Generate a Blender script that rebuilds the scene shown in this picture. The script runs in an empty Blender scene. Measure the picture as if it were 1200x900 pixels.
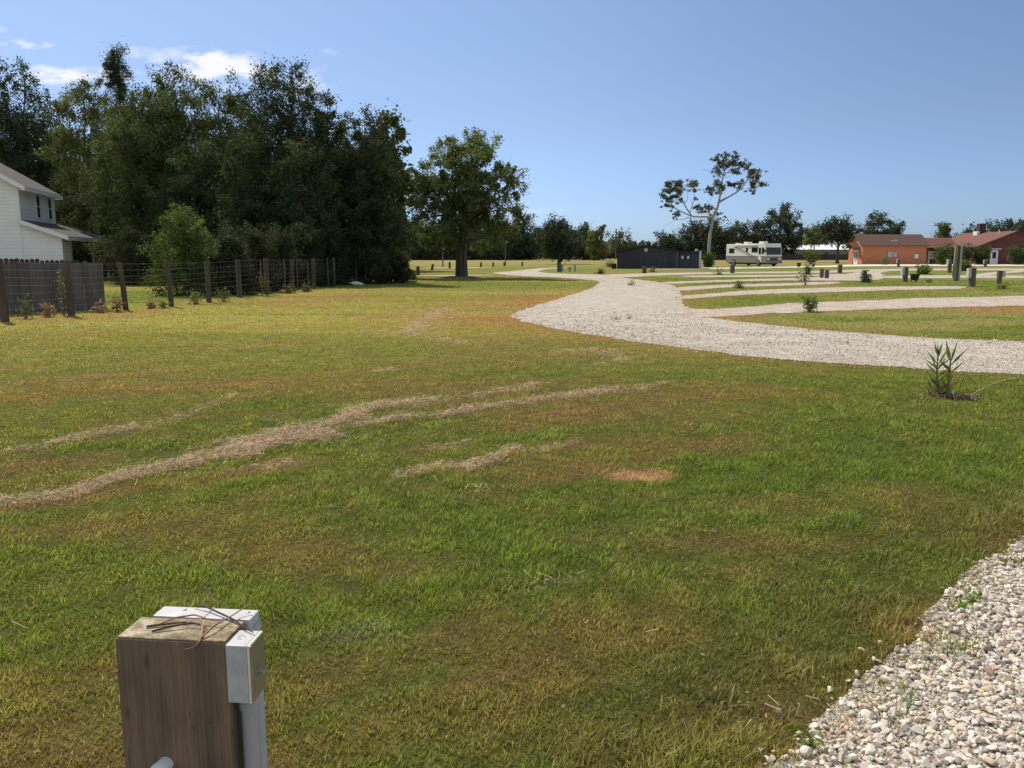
import bpy, bmesh, math, random
import numpy as np
from mathutils import Vector, Matrix, geometry

R = math.radians
SC = bpy.context.scene
COL = SC.collection
random.seed(7)
RNG = np.random.default_rng(7)

# ------------------------------------------------------------------ camera model
F, CAMH = 979.0, 1.6
TILT = math.atan(152.0 / F)
CT, ST = math.cos(TILT), math.sin(TILT)


def ray(px, py):
    u, v = (px - 600) / F, (450 - py) / F
    return u, CT + v * ST, -ST + v * CT


def G(px, py, z=0.0):
    """survey a photo point on the ground"""
    a, b, c = ray(px, py)
    t = (z - CAMH) / c
    return (a * t, b * t)


def P(px, py, Y):
    """survey a photo point at a known distance Y"""
    a, b, c = ray(px, py)
    t = Y / b
    return Vector((a * t, Y, CAMH + c * t))


def GX(px, Y):
    """x of a photo column on the ground at distance Y"""
    py = 298 + F * CAMH / Y
    a, b, c = ray(px, py)
    return a * Y / b


# ------------------------------------------------------------------ noise (numpy)
def vnoise(x, y, seed=0):
    xi = np.floor(x).astype(np.int64); yi = np.floor(y).astype(np.int64)
    fx = x - xi; fy = y - yi
    fx = fx * fx * (3 - 2 * fx); fy = fy * fy * (3 - 2 * fy)

    def h(a, b):
        k = (a * 374761393 + b * 668265263 + seed * 974634777) & 0xffffffff
        k = ((k ^ (k >> 13)) * 1274126177) & 0xffffffff
        k = ((k ^ (k >> 15)) * 2246822519) & 0xffffffff
        return ((k ^ (k >> 16)) & 0xffffff) / float(0xffffff)
    return (h(xi, yi) * (1 - fx) + h(xi + 1, yi) * fx) * (1 - fy) + (h(xi, yi + 1) * (1 - fx) + h(xi + 1, yi + 1) * fx) * fy


def fbm(x, y, seed=0, octv=4):
    s = np.zeros_like(x); a = 0.5; n = 0
    for i in range(octv):
        s += a * vnoise(x, y, seed + i * 17); n += a
        x = x * 2.03 + 11.3; y = y * 2.03 + 5.7; a *= 0.5
    return s / n


def sstep(a, b, x):
    t = np.clip((x - a) / (b - a), 0, 1)
    return t * t * (3 - 2 * t)


# ------------------------------------------------------------------ materials
def new_mat(name):
    m = bpy.data.materials.new(name); m.use_nodes = True
    nt = m.node_tree; nt.nodes.clear()
    out = nt.nodes.new('ShaderNodeOutputMaterial')
    return m, nt, out


def N(nt, t, **kw):
    n = nt.nodes.new(t)
    for k, v in kw.items():
        if k.startswith('i_'):
            n.inputs[k[2:].replace('_', ' ')].default_value = v
        else:
            setattr(n, k, v)
    return n


def pbr(name, col, rough=0.7, var=0.25, scale=8.0, bump=0.0, metal=0.0, col2=None, stretch=(1, 1, 1), spec=0.3, bscale=None):
    m, nt, out = new_mat(name)
    b = N(nt, 'ShaderNodeBsdfPrincipled'); nt.links.new(b.outputs[0], out.inputs[0])
    b.inputs['Roughness'].default_value = rough; b.inputs['Metallic'].default_value = metal
    b.inputs['Specular IOR Level'].default_value = spec
    tc = N(nt, 'ShaderNodeTexCoord'); mp = N(nt, 'ShaderNodeMapping')
    mp.inputs['Scale'].default_value = stretch
    nt.links.new(tc.outputs['Object'], mp.inputs[0])
    nz = N(nt, 'ShaderNodeTexNoise'); nz.inputs['Scale'].default_value = scale; nz.inputs['Detail'].default_value = 6
    nz.inputs['Roughness'].default_value = 0.65
    nt.links.new(mp.outputs[0], nz.inputs['Vector'])
    cr = N(nt, 'ShaderNodeValToRGB')
    c2 = col2 if col2 else tuple(c * (1 - var) for c in col)
    c1 = col if col2 else tuple(min(1, c * (1 + var)) for c in col)
    cr.color_ramp.elements[0].position = 0.3; cr.color_ramp.elements[0].color = (*c2, 1)
    cr.color_ramp.elements[1].position = 0.7; cr.color_ramp.elements[1].color = (*c1, 1)
    nt.links.new(nz.outputs['Fac'], cr.inputs[0]); nt.links.new(cr.outputs[0], b.inputs['Base Color'])
    if bump:
        n2 = nz
        if bscale:
            n2 = N(nt, 'ShaderNodeTexNoise'); n2.inputs['Scale'].default_value = bscale; n2.inputs['Detail'].default_value = 4
            nt.links.new(mp.outputs[0], n2.inputs['Vector'])
        bp = N(nt, 'ShaderNodeBump'); bp.inputs['Strength'].default_value = bump; bp.inputs['Distance'].default_value = 0.02
        nt.links.new(n2.outputs['Fac'], bp.inputs['Height']); nt.links.new(bp.outputs[0], b.inputs['Normal'])
    return m


def attr_mat(name, rough=0.8, trans=0.0, spec=0.15, tmul=(1.2, 1.25, 0.6), gain=1.0):
    """colour from the mesh's own 'col' attribute, with translucency for leaves and blades"""
    m, nt, out = new_mat(name)
    a = N(nt, 'ShaderNodeAttribute', attribute_name='col')
    b = N(nt, 'ShaderNodeBsdfPrincipled'); b.inputs['Roughness'].default_value = rough
    b.inputs['Specular IOR Level'].default_value = spec
    nt.links.new(a.outputs['Color'], b.inputs['Base Color'])
    if trans > 0:
        t = N(nt, 'ShaderNodeBsdfTranslucent')
        mx = N(nt, 'ShaderNodeMixRGB', blend_type='MULTIPLY'); mx.inputs[0].default_value = 1
        mx.inputs[2].default_value = (*tmul, 1)
        nt.links.new(a.outputs['Color'], mx.inputs[1]); nt.links.new(mx.outputs[0], t.inputs[0])
        ms = N(nt, 'ShaderNodeMixShader'); ms.inputs[0].default_value = trans
        nt.links.new(b.outputs[0], ms.inputs[1]); nt.links.new(t.outputs[0], ms.inputs[2])
        nt.links.new(ms.outputs[0], out.inputs[0])
    else:
        nt.links.new(b.outputs[0], out.inputs[0])
    return m


def siding_mat(name, col, pitch, axis='Z', depth=0.6, var=0.12, rough=0.6, dark=0.45):
    m, nt, out = new_mat(name)
    b = N(nt, 'ShaderNodeBsdfPrincipled'); nt.links.new(b.outputs[0], out.inputs[0])
    b.inputs['Roughness'].default_value = rough; b.inputs['Specular IOR Level'].default_value = 0.25
    tc = N(nt, 'ShaderNodeTexCoord'); sp = N(nt, 'ShaderNodeSeparateXYZ'); nt.links.new(tc.outputs['Object'], sp.inputs[0])
    src = sp.outputs[axis] if len(axis) == 1 else None
    if src is None:
        ad = N(nt, 'ShaderNodeMath', operation='ADD'); nt.links.new(sp.outputs['X'], ad.inputs[0]); nt.links.new(sp.outputs['Y'], ad.inputs[1]); src = ad.outputs[0]
    dv = N(nt, 'ShaderNodeMath', operation='DIVIDE'); dv.inputs[1].default_value = pitch; nt.links.new(src, dv.inputs[0])
    fr = N(nt, 'ShaderNodeMath', operation='FRACT'); nt.links.new(dv.outputs[0], fr.inputs[0])
    cr = N(nt, 'ShaderNodeValToRGB'); cr.color_ramp.elements[0].position = 0.0; cr.color_ramp.elements[0].color = (dark, dark, dark, 1)
    cr.color_ramp.elements[1].position = 0.16; cr.color_ramp.elements[1].color = (1, 1, 1, 1)
    nt.links.new(fr.outputs[0], cr.inputs[0])
    nz = N(nt, 'ShaderNodeTexNoise'); nz.inputs['Scale'].default_value = 1.3; nz.inputs['Detail'].default_value = 7
    nt.links.new(tc.outputs['Object'], nz.inputs['Vector'])
    c2 = N(nt, 'ShaderNodeValToRGB')
    c2.color_ramp.elements[0].position = 0.3; c2.color_ramp.elements[0].color = (*[c * (1 - var) for c in col], 1)
    c2.color_ramp.elements[1].position = 0.7; c2.color_ramp.elements[1].color = (*[min(1, c * (1 + var)) for c in col], 1)
    nt.links.new(nz.outputs['Fac'], c2.inputs[0])
    mx = N(nt, 'ShaderNodeMixRGB', blend_type='MULTIPLY'); mx.inputs[0].default_value = 1
    nt.links.new(c2.outputs[0], mx.inputs[1]); nt.links.new(cr.outputs[0], mx.inputs[2]); nt.links.new(mx.outputs[0], b.inputs['Base Color'])
    bp = N(nt, 'ShaderNodeBump'); bp.inputs['Strength'].default_value = depth; bp.inputs['Distance'].default_value = 0.02
    nt.links.new(fr.outputs[0], bp.inputs['Height']); nt.links.new(bp.outputs[0], b.inputs['Normal'])
    return m


def gravel_mat(name, base, scale=38.0, tint=(0.42, 0.33, 0.24), tintamt=0.5, streak=0.25):
    m, nt, out = new_mat(name)
    b = N(nt, 'ShaderNodeBsdfPrincipled'); nt.links.new(b.outputs[0], out.inputs[0])
    b.inputs['Roughness'].default_value = 0.9; b.inputs['Specular IOR Level'].default_value = 0.15
    g = N(nt, 'ShaderNodeNewGeometry')
    v = N(nt, 'ShaderNodeTexVoronoi'); v.inputs['Scale'].default_value = scale
    nt.links.new(g.outputs['Position'], v.inputs['Vector'])
    sp = N(nt, 'ShaderNodeSeparateColor'); nt.links.new(v.outputs['Color'], sp.inputs[0])
    cr = N(nt, 'ShaderNodeValToRGB')
    e = cr.color_ramp.elements
    e[0].position = 0.0; e[0].color = (*[c * 0.6 for c in base], 1)
    e[1].position = 1.0; e[1].color = (*[min(1, c * 1.25) for c in base], 1)
    nt.links.new(sp.outputs[0], cr.inputs[0])
    nz = N(nt, 'ShaderNodeTexNoise'); nz.inputs['Scale'].default_value = 0.55; nz.inputs['Detail'].default_value = 7; nz.inputs['Roughness'].default_value = 0.7
    nt.links.new(g.outputs['Position'], nz.inputs['Vector'])
    c2 = N(nt, 'ShaderNodeValToRGB'); c2.color_ramp.elements[0].position = 0.47; c2.color_ramp.elements[0].color = (0, 0, 0, 1)
    c2.color_ramp.elements[1].position = 0.75; c2.color_ramp.elements[1].color = (tintamt, tintamt, tintamt, 1)
    nt.links.new(nz.outputs['Fac'], c2.inputs[0])
    mx = N(nt, 'ShaderNodeMixRGB'); mx.inputs[2].default_value = (*tint, 1)
    nt.links.new(c2.outputs[0], mx.inputs[0]); nt.links.new(cr.outputs[0], mx.inputs[1])
    # dark gaps between stones
    c3 = N(nt, 'ShaderNodeValToRGB'); c3.color_ramp.elements[0].position = 0.25; c3.color_ramp.elements[0].color = (1, 1, 1, 1)
    c3.color_ramp.elements[1].position = 0.8; c3.color_ramp.elements[1].color = (0.55, 0.53, 0.5, 1)
    nt.links.new(v.outputs['Distance'], c3.inputs[0])
    m2 = N(nt, 'ShaderNodeMixRGB', blend_type='MULTIPLY'); m2.inputs[0].default_value = 0.8
    nt.links.new(mx.outputs[0], m2.inputs[1]); nt.links.new(c3.outputs[0], m2.inputs[2])
    # patchy brightness
    n3 = N(nt, 'ShaderNodeTexNoise'); n3.inputs['Scale'].default_value = 2.3; n3.inputs['Detail'].default_value = 5
    nt.links.new(g.outputs['Position'], n3.inputs['Vector'])
    c4 = N(nt, 'ShaderNodeValToRGB'); c4.color_ramp.elements[0].position = 0.3; c4.color_ramp.elements[0].color = (1 - streak, 1 - streak, 1 - streak, 1)
    c4.color_ramp.elements[1].position = 0.7; c4.color_ramp.elements[1].color = (1.08, 1.08, 1.08, 1)
    nt.links.new(n3.outputs['Fac'], c4.inputs[0])
    m3 = N(nt, 'ShaderNodeMixRGB', blend_type='MULTIPLY'); m3.inputs[0].default_value = 1
    nt.links.new(m2.outputs[0], m3.inputs[1]); nt.links.new(c4.outputs[0], m3.inputs[2])
    nt.links.new(m3.outputs[0], b.inputs['Base Color'])
    bp = N(nt, 'ShaderNodeBump'); bp.inputs['Strength'].default_value = 0.8; bp.inputs['Distance'].default_value = 0.015; bp.invert = True
    nt.links.new(v.outputs['Distance'], bp.inputs['Height']); nt.links.new(bp.outputs[0], b.inputs['Normal'])
    return m


def lawn_mat():
    m, nt, out = new_mat('lawn_soil_and_turf')
    b = N(nt, 'ShaderNodeBsdfPrincipled'); nt.links.new(b.outputs[0], out.inputs[0])
    b.inputs['Roughness'].default_value = 0.95; b.inputs['Specular IOR Level'].default_value = 0.05
    a = N(nt, 'ShaderNodeAttribute', attribute_name='col')
    g = N(nt, 'ShaderNodeNewGeometry')
    prev = a.outputs['Color']
    for sc, lo, hi in ((70, 0.55, 1.4), (14, 0.72, 1.25), (3.1, 0.8, 1.18)):
        nz = N(nt, 'ShaderNodeTexNoise'); nz.inputs['Scale'].default_value = sc; nz.inputs['Detail'].default_value = 4
        nt.links.new(g.outputs['Position'], nz.inputs['Vector'])
        cr = N(nt, 'ShaderNodeValToRGB'); cr.color_ramp.elements[0].position = 0.3; cr.color_ramp.elements[0].color = (lo, lo, lo, 1)
        cr.color_ramp.elements[1].position = 0.7; cr.color_ramp.elements[1].color = (hi, hi, hi, 1)
        nt.links.new(nz.outputs['Fac'], cr.inputs[0])
        mx = N(nt, 'ShaderNodeMixRGB', blend_type='MULTIPLY'); mx.inputs[0].default_value = 1
        nt.links.new(prev, mx.inputs[1]); nt.links.new(cr.outputs[0], mx.inputs[2]); prev = mx.outputs[0]
    nt.links.new(prev, b.inputs['Base Color'])
    nz = N(nt, 'ShaderNodeTexNoise'); nz.inputs['Scale'].default_value = 25; nz.inputs['Detail'].default_value = 5
    nt.links.new(g.outputs['Position'], nz.inputs['Vector'])
    bp = N(nt, 'ShaderNodeBump'); bp.inputs['Strength'].default_value = 0.7; bp.inputs['Distance'].default_value = 0.04
    nt.links.new(nz.outputs['Fac'], bp.inputs['Height']); nt.links.new(bp.outputs[0], b.inputs['Normal'])
    return m


def post_wood_mat():
    """weathered treated timber with vertical grain, a dark wet band and knots"""
    m, nt, out = new_mat('weathered_treated_timber')
    b = N(nt, 'ShaderNodeBsdfPrincipled'); nt.links.new(b.outputs[0], out.inputs[0])
    b.inputs['Roughness'].default_value = 0.85; b.inputs['Specular IOR Level'].default_value = 0.2
    tc = N(nt, 'ShaderNodeTexCoord')

    def noise(scale, stretch, detail=6, dist=0.0):
        mp = N(nt, 'ShaderNodeMapping'); mp.inputs['Scale'].default_value = stretch
        nt.links.new(tc.outputs['Object'], mp.inputs[0])
        nz = N(nt, 'ShaderNodeTexNoise'); nz.inputs['Scale'].default_value = scale; nz.inputs['Detail'].default_value = detail
        nz.inputs['Distortion'].default_value = dist
        nt.links.new(mp.outputs[0], nz.inputs['Vector']); return nz

    def ramp(src, p0, c0, p1, c1):
        cr = N(nt, 'ShaderNodeValToRGB'); cr.color_ramp.elements[0].position = p0; cr.color_ramp.elements[0].color = (*c0, 1)
        cr.color_ramp.elements[1].position = p1; cr.color_ramp.elements[1].color = (*c1, 1)
        nt.links.new(src, cr.inputs[0]); return cr.outputs[0]

    def mul(a, c, f=1.0):
        mx = N(nt, 'ShaderNodeMixRGB', blend_type='MULTIPLY'); mx.inputs[0].default_value = f
        nt.links.new(a, mx.inputs[1]); nt.links.new(c, mx.inputs[2]); return mx.outputs[0]
    broad = noise(9, (1, 1, 0.09), 5, 0.5)
    c = ramp(broad.outputs['Fac'], 0.36, (0.225, 0.170, 0.122), 0.62, (0.43, 0.285, 0.175))
    grain = noise(120, (1, 1, 0.02), 4, 0.6)
    c = mul(c, ramp(grain.outputs['Fac'], 0.3, (0.82, 0.82, 0.82), 0.7, (1.1, 1.1, 1.1)))
    blotch = noise(12, (1, 1, 0.5), 5)
    c = mul(c, ramp(blotch.outputs['Fac'], 0.3, (0.7, 0.7, 0.72), 0.65, (1.1, 1.1, 1.1)))
    vor = N(nt, 'ShaderNodeTexVoronoi'); mp = N(nt, 'ShaderNodeMapping'); mp.inputs['Scale'].default_value = (17, 0, 7); mp.inputs['Location'].default_value = (0.35, 0, 0.6)
    nt.links.new(tc.outputs['Object'], mp.inputs[0]); nt.links.new(mp.outputs[0], vor.inputs['Vector']); vor.inputs['Scale'].default_value = 1.0
    c = mul(c, ramp(vor.outputs['Distance'], 0.03, (0.55, 0.5, 0.47), 0.14, (1, 1, 1)))
    fine = noise(420, (1, 1, 0.012), 3, 0.2)
    c = mul(c, ramp(fine.outputs['Fac'], 0.32, (0.72, 0.70, 0.68), 0.66, (1.16, 1.15, 1.13)))
    crack = noise(95, (1, 1, 0.035), 2, 0.9)
    c = mul(c, ramp(crack.outputs['Fac'], 0.27, (0.30, 0.28, 0.27), 0.315, (1, 1, 1)))
    spots = noise(60, (1, 1, 0.4), 2, 0.0)
    c = mul(c, ramp(spots.outputs['Fac'], 0.24, (0.45, 0.42, 0.40), 0.31, (1, 1, 1)))
    stain = noise(5, (1, 1, 0.02), 2, 0.0)
    c = mul(c, ramp(stain.outputs['Fac'], 0.40, (0.62, 0.64, 0.68), 0.56, (1.12, 1.08, 1.04)))
    nt.links.new(c, b.inputs['Base Color'])
    bp = N(nt, 'ShaderNodeBump'); bp.inputs['Strength'].default_value = 0.6; bp.inputs['Distance'].default_value = 0.004
    mb_ = N(nt, 'ShaderNodeMath', operation='MULTIPLY_ADD'); nt.links.new(crack.outputs['Fac'], mb_.inputs[0]); mb_.inputs[1].default_value = 1.0; nt.links.new(fine.outputs['Fac'], mb_.inputs[2])
    nt.links.new(mb_.outputs[0], bp.inputs['Height']); nt.links.new(bp.outputs[0], b.inputs['Normal'])
    return m


def end_grain_mat():
    m, nt, out = new_mat('lichened_end_grain')
    b = N(nt, 'ShaderNodeBsdfPrincipled'); nt.links.new(b.outputs[0], out.inputs[0])
    b.inputs['Roughness'].default_value = 0.95
    tc = N(nt, 'ShaderNodeTexCoord')
    nz = N(nt, 'ShaderNodeTexNoise'); nz.inputs['Scale'].default_value = 22; nz.inputs['Detail'].default_value = 8; nz.inputs['Roughness'].default_value = 0.75
    nt.links.new(tc.outputs['Object'], nz.inputs['Vector'])
    cr = N(nt, 'ShaderNodeValToRGB')
    e = cr.color_ramp.elements
    e[0].position = 0.36; e[0].color = (0.08, 0.06, 0.04, 1)
    e[1].position = 0.64; e[1].color = (0.56, 0.50, 0.38, 1)
    k = e.new(0.5); k.color = (0.27, 0.21, 0.115, 1)
    nt.links.new(nz.outputs['Fac'], cr.inputs[0]); nt.links.new(cr.outputs[0], b.inputs['Base Color'])
    bp = N(nt, 'ShaderNodeBump'); bp.inputs['Strength'].default_value = 0.6; bp.inputs['Distance'].default_value = 0.006
    nt.links.new(nz.outputs['Fac'], bp.inputs['Height']); nt.links.new(bp.outputs[0], b.inputs['Normal'])
    return m


M = {}
M['leaf'] = attr_mat('tree_leaves', 0.7, 0.22, 0.2)
M['softleaf'] = attr_mat('soft_leaves', 0.6, 0.38, 0.25)
M['blade'] = attr_mat('grass_blades', 0.6, 0.48, 0.25, (1.15, 1.15, 0.65))
M['straw'] = attr_mat('dry_straw', 0.8, 0.15, 0.2, (1, 1, 0.9))
M['stone'] = attr_mat('crushed_limestone', 0.85, 0, 0.2)
M['bark'] = pbr('tree_bark', (0.105, 0.085, 0.065), 0.95, 0.45, 6, 0.5, stretch=(1, 1, 0.25))
M['palebark'] = pbr('pale_grey_bark', (0.34, 0.31, 0.265), 0.95, 0.35, 3, 0.4, stretch=(1, 1, 0.3))
M['stem'] = pbr('green_stem', (0.16, 0.17, 0.07), 0.7, 0.3, 10)
M['drystem'] = pbr('dry_stem', (0.22, 0.16, 0.09), 0.85, 0.35, 10)
M['lawn'] = lawn_mat()
M['gravel'] = gravel_mat('pale_crushed_stone', (0.66, 0.60, 0.505), 42, (0.55, 0.44, 0.31), 0.6)
M['drivedust'] = gravel_mat('stone_dust', (0.56, 0.49, 0.395), 70, (0.40, 0.30, 0.20), 0.6)
M['padgravel'] = gravel_mat('dusty_crushed_stone', (0.66, 0.575, 0.475), 34, (0.48, 0.33, 0.21), 0.6)
M['concrete'] = pbr('walkway_concrete', (0.66, 0.61, 0.53), 0.9, 0.12, 1.2)
M['postwood'] = post_wood_mat()
M['endgrain'] = end_grain_mat()
M['oldwood'] = pbr('old_fence_timber', (0.085, 0.070, 0.055), 0.95, 0.4, 5, 0.4, stretch=(1, 1, 0.15))
M['greywood'] = pbr('grey_weathered_board', (0.125, 0.116, 0.110), 0.95, 0.35, 4, 0.35, stretch=(1, 1, 0.08))
M['darkwood'] = pbr('dark_stained_board', (0.055, 0.048, 0.042), 0.95, 0.35, 4, 0.3, stretch=(1, 1, 0.08))
M['pedwood'] = pbr('pedestal_timber', (0.115, 0.092, 0.070), 0.95, 0.4, 5, 0.3, stretch=(1, 1, 0.12))
M['sunlitwood'] = pbr('sunlit_tone_timber', (0.25, 0.225, 0.15), 0.95, 0.25, 4, 0.3, stretch=(1, 1, 0.12))
M['pvc'] = pbr('grey_pvc', (0.42, 0.43, 0.45), 0.5, 0.1, 12, spec=0.35, col2=(0.33, 0.325, 0.315), stretch=(1, 1, .2))
M['pvcwhite'] = pbr('white_plastic', (0.72, 0.74, 0.77), 0.4, 0.06, 14, spec=0.4)
M['boxpaint'] = pbr('grey_enclosure_paint', (0.56, 0.57, 0.58), 0.5, 0.16, 34, 0.06, spec=0.35, col2=(0.43, 0.42, 0.40))
M['greybox'] = pbr('meter_box_grey', (0.42, 0.44, 0.46), 0.5, 0.1, 3, spec=0.4)
M['plate'] = pbr('dull_brass_grey_plate', (0.34, 0.31, 0.22), 0.35, 0.15, 20, metal=0.6)
M['gasket'] = pbr('cream_gasket', (0.80, 0.70, 0.54), 0.8, 0.1, 10)
M['steel'] = pbr('worn_steel', (0.40, 0.40, 0.40), 0.4, 0.2, 15, metal=0.8)
M['wire'] = pbr('galvanised_wire', (0.22, 0.22, 0.22), 0.5, 0.2, 15, metal=0.5)
M['twig'] = pbr('dark_dry_twig', (0.085, 0.055, 0.040), 0.85, 0.4, 60)
M['vine'] = pbr('reddish_dry_tendril', (0.33, 0.19, 0.11), 0.7, 0.35, 70)
M['siding'] = siding_mat('white_lap_siding', (0.86, 0.86, 0.86), 0.19, 'Z', 0.5, 0.05, dark=0.66)
M['whitetrim'] = pbr('white_trim', (0.78, 0.80, 0.82), 0.5, 0.05, 3)
M['shingle'] = pbr('grey_brown_shingles', (0.085, 0.078, 0.075), 0.95, 0.3, 9, 0.3)
M['redroof'] = pbr('rusty_red_roof', (0.175, 0.075, 0.060), 0.9, 0.2, 4, 0.2)
M['brownroof'] = pbr('brown_red_shingles', (0.125, 0.070, 0.058), 0.95, 0.2, 5, 0.2)
M['orange'] = pbr('terracotta_stucco', (0.52, 0.20, 0.105), 0.9, 0.10, 2)
M['redwall'] = siding_mat('dark_red_boards', (0.145, 0.048, 0.042), 0.2, 'Z', 0.3, 0.12)
M['shedwall'] = siding_mat('charcoal_ribbed_metal', (0.040, 0.041, 0.048), 0.23, 'XY', 0.5, 0.12, 0.55, 0.6)
M['shedroof'] = pbr('charcoal_roof', (0.030, 0.030, 0.033), 0.7, 0.2, 3)
M['glass'] = pbr('dark_window_glass', (0.016, 0.020, 0.026), 0.08, 0.1, 2, spec=0.6)
M['whiteroof'] = pbr('white_metal_roof', (0.86, 0.87, 0.88), 0.4, 0.04, 1)
M['greywall'] = pbr('grey_long_wall', (0.23, 0.21, 0.19), 0.9, 0.15, 0.6)
M['blackpot'] = pbr('black_cast_iron', (0.020, 0.020, 0.022), 0.6, 0.2, 6)
M['bluepaint'] = pbr('pale_blue_paint', (0.22, 0.42, 0.52), 0.6, 0.1, 5)
M['yellowpaint'] = pbr('yellow_paint', (0.52, 0.36, 0.06), 0.6, 0.1, 5)
M['rvwhite'] = pbr('motorhome_cream_paint', (0.74, 0.70, 0.63), 0.3, 0.05, 1, spec=0.5)
M['rvtan'] = pbr('motorhome_taupe_paint', (0.22, 0.195, 0.155), 0.35, 0.08, 1, spec=0.5)
M['rvdark'] = pbr('motorhome_brown_stripe', (0.07, 0.058, 0.048), 0.4, 0.1, 2)
M['tyre'] = pbr('black_rubber', (0.018, 0.018, 0.018), 0.85, 0.2, 8)
M['rim'] = pbr('bright_wheel_rim', (0.65, 0.65, 0.65), 0.3, 0.05, 5, metal=0.5)
M['redlight'] = pbr('red_lens', (0.4, 0.03, 0.02), 0.3, 0.1, 5)
M['mulch'] = pbr('brown_mulch', (0.12, 0.08, 0.055), 0.95, 0.5, 30, 0.6)
M['lamp'] = pbr('lamp_head_white', (0.7, 0.7, 0.7), 0.4, 0.1, 5)
M['brick'] = pbr('chimney_brick', (0.085, 0.045, 0.038), 0.95, 0.3, 8)


# ------------------------------------------------------------------ object helpers
def thing(name, label, cat, loc=(0, 0, 0), rotz=0.0, group=None):
    o = bpy.data.objects.new(name, None); COL.objects.link(o)
    o.empty_display_size = 0.2
    o.location = loc; o.rotation_euler = (0, 0, rotz)
    o['label'] = label; o['category'] = cat
    if group: o['group'] = group
    return o


def np_mesh(name, V, polys, m, parent=None, col=None, smooth=False, loc=None):
    """V (n,3) array, polys: list of int arrays (k, sides)"""
    me = bpy.data.meshes.new(name)
    V = np.asarray(V, dtype=np.float32)
    me.vertices.add(len(V)); me.vertices.foreach_set('co', V.ravel())
    loops = np.concatenate([p.ravel() for p in polys]).astype(np.int32)
    tot = np.concatenate([np.full(len(p), p.shape[1], dtype=np.int32) for p in polys])
    st = np.concatenate([[0], np.cumsum(tot)[:-1]]).astype(np.int32)
    me.loops.add(len(loops)); me.loops.foreach_set('vertex_index', loops)
    me.polygons.add(len(tot)); me.polygons.foreach_set('loop_start', st)
    me.update(calc_edges=True)
    me.polygons.foreach_set('use_smooth', np.full(len(tot), smooth))
    if col is not None:
        at = me.attributes.new('col', 'FLOAT_COLOR', 'POINT')
        c4 = np.ones((len(V), 4), dtype=np.float32); c4[:, :3] = col
        at.data.foreach_set('color', c4.ravel())
    me.materials.append(m)
    o = bpy.data.objects.new(name, me); COL.objects.link(o)
    if parent: o.parent = parent
    if loc: o.location = loc
    return o


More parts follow.
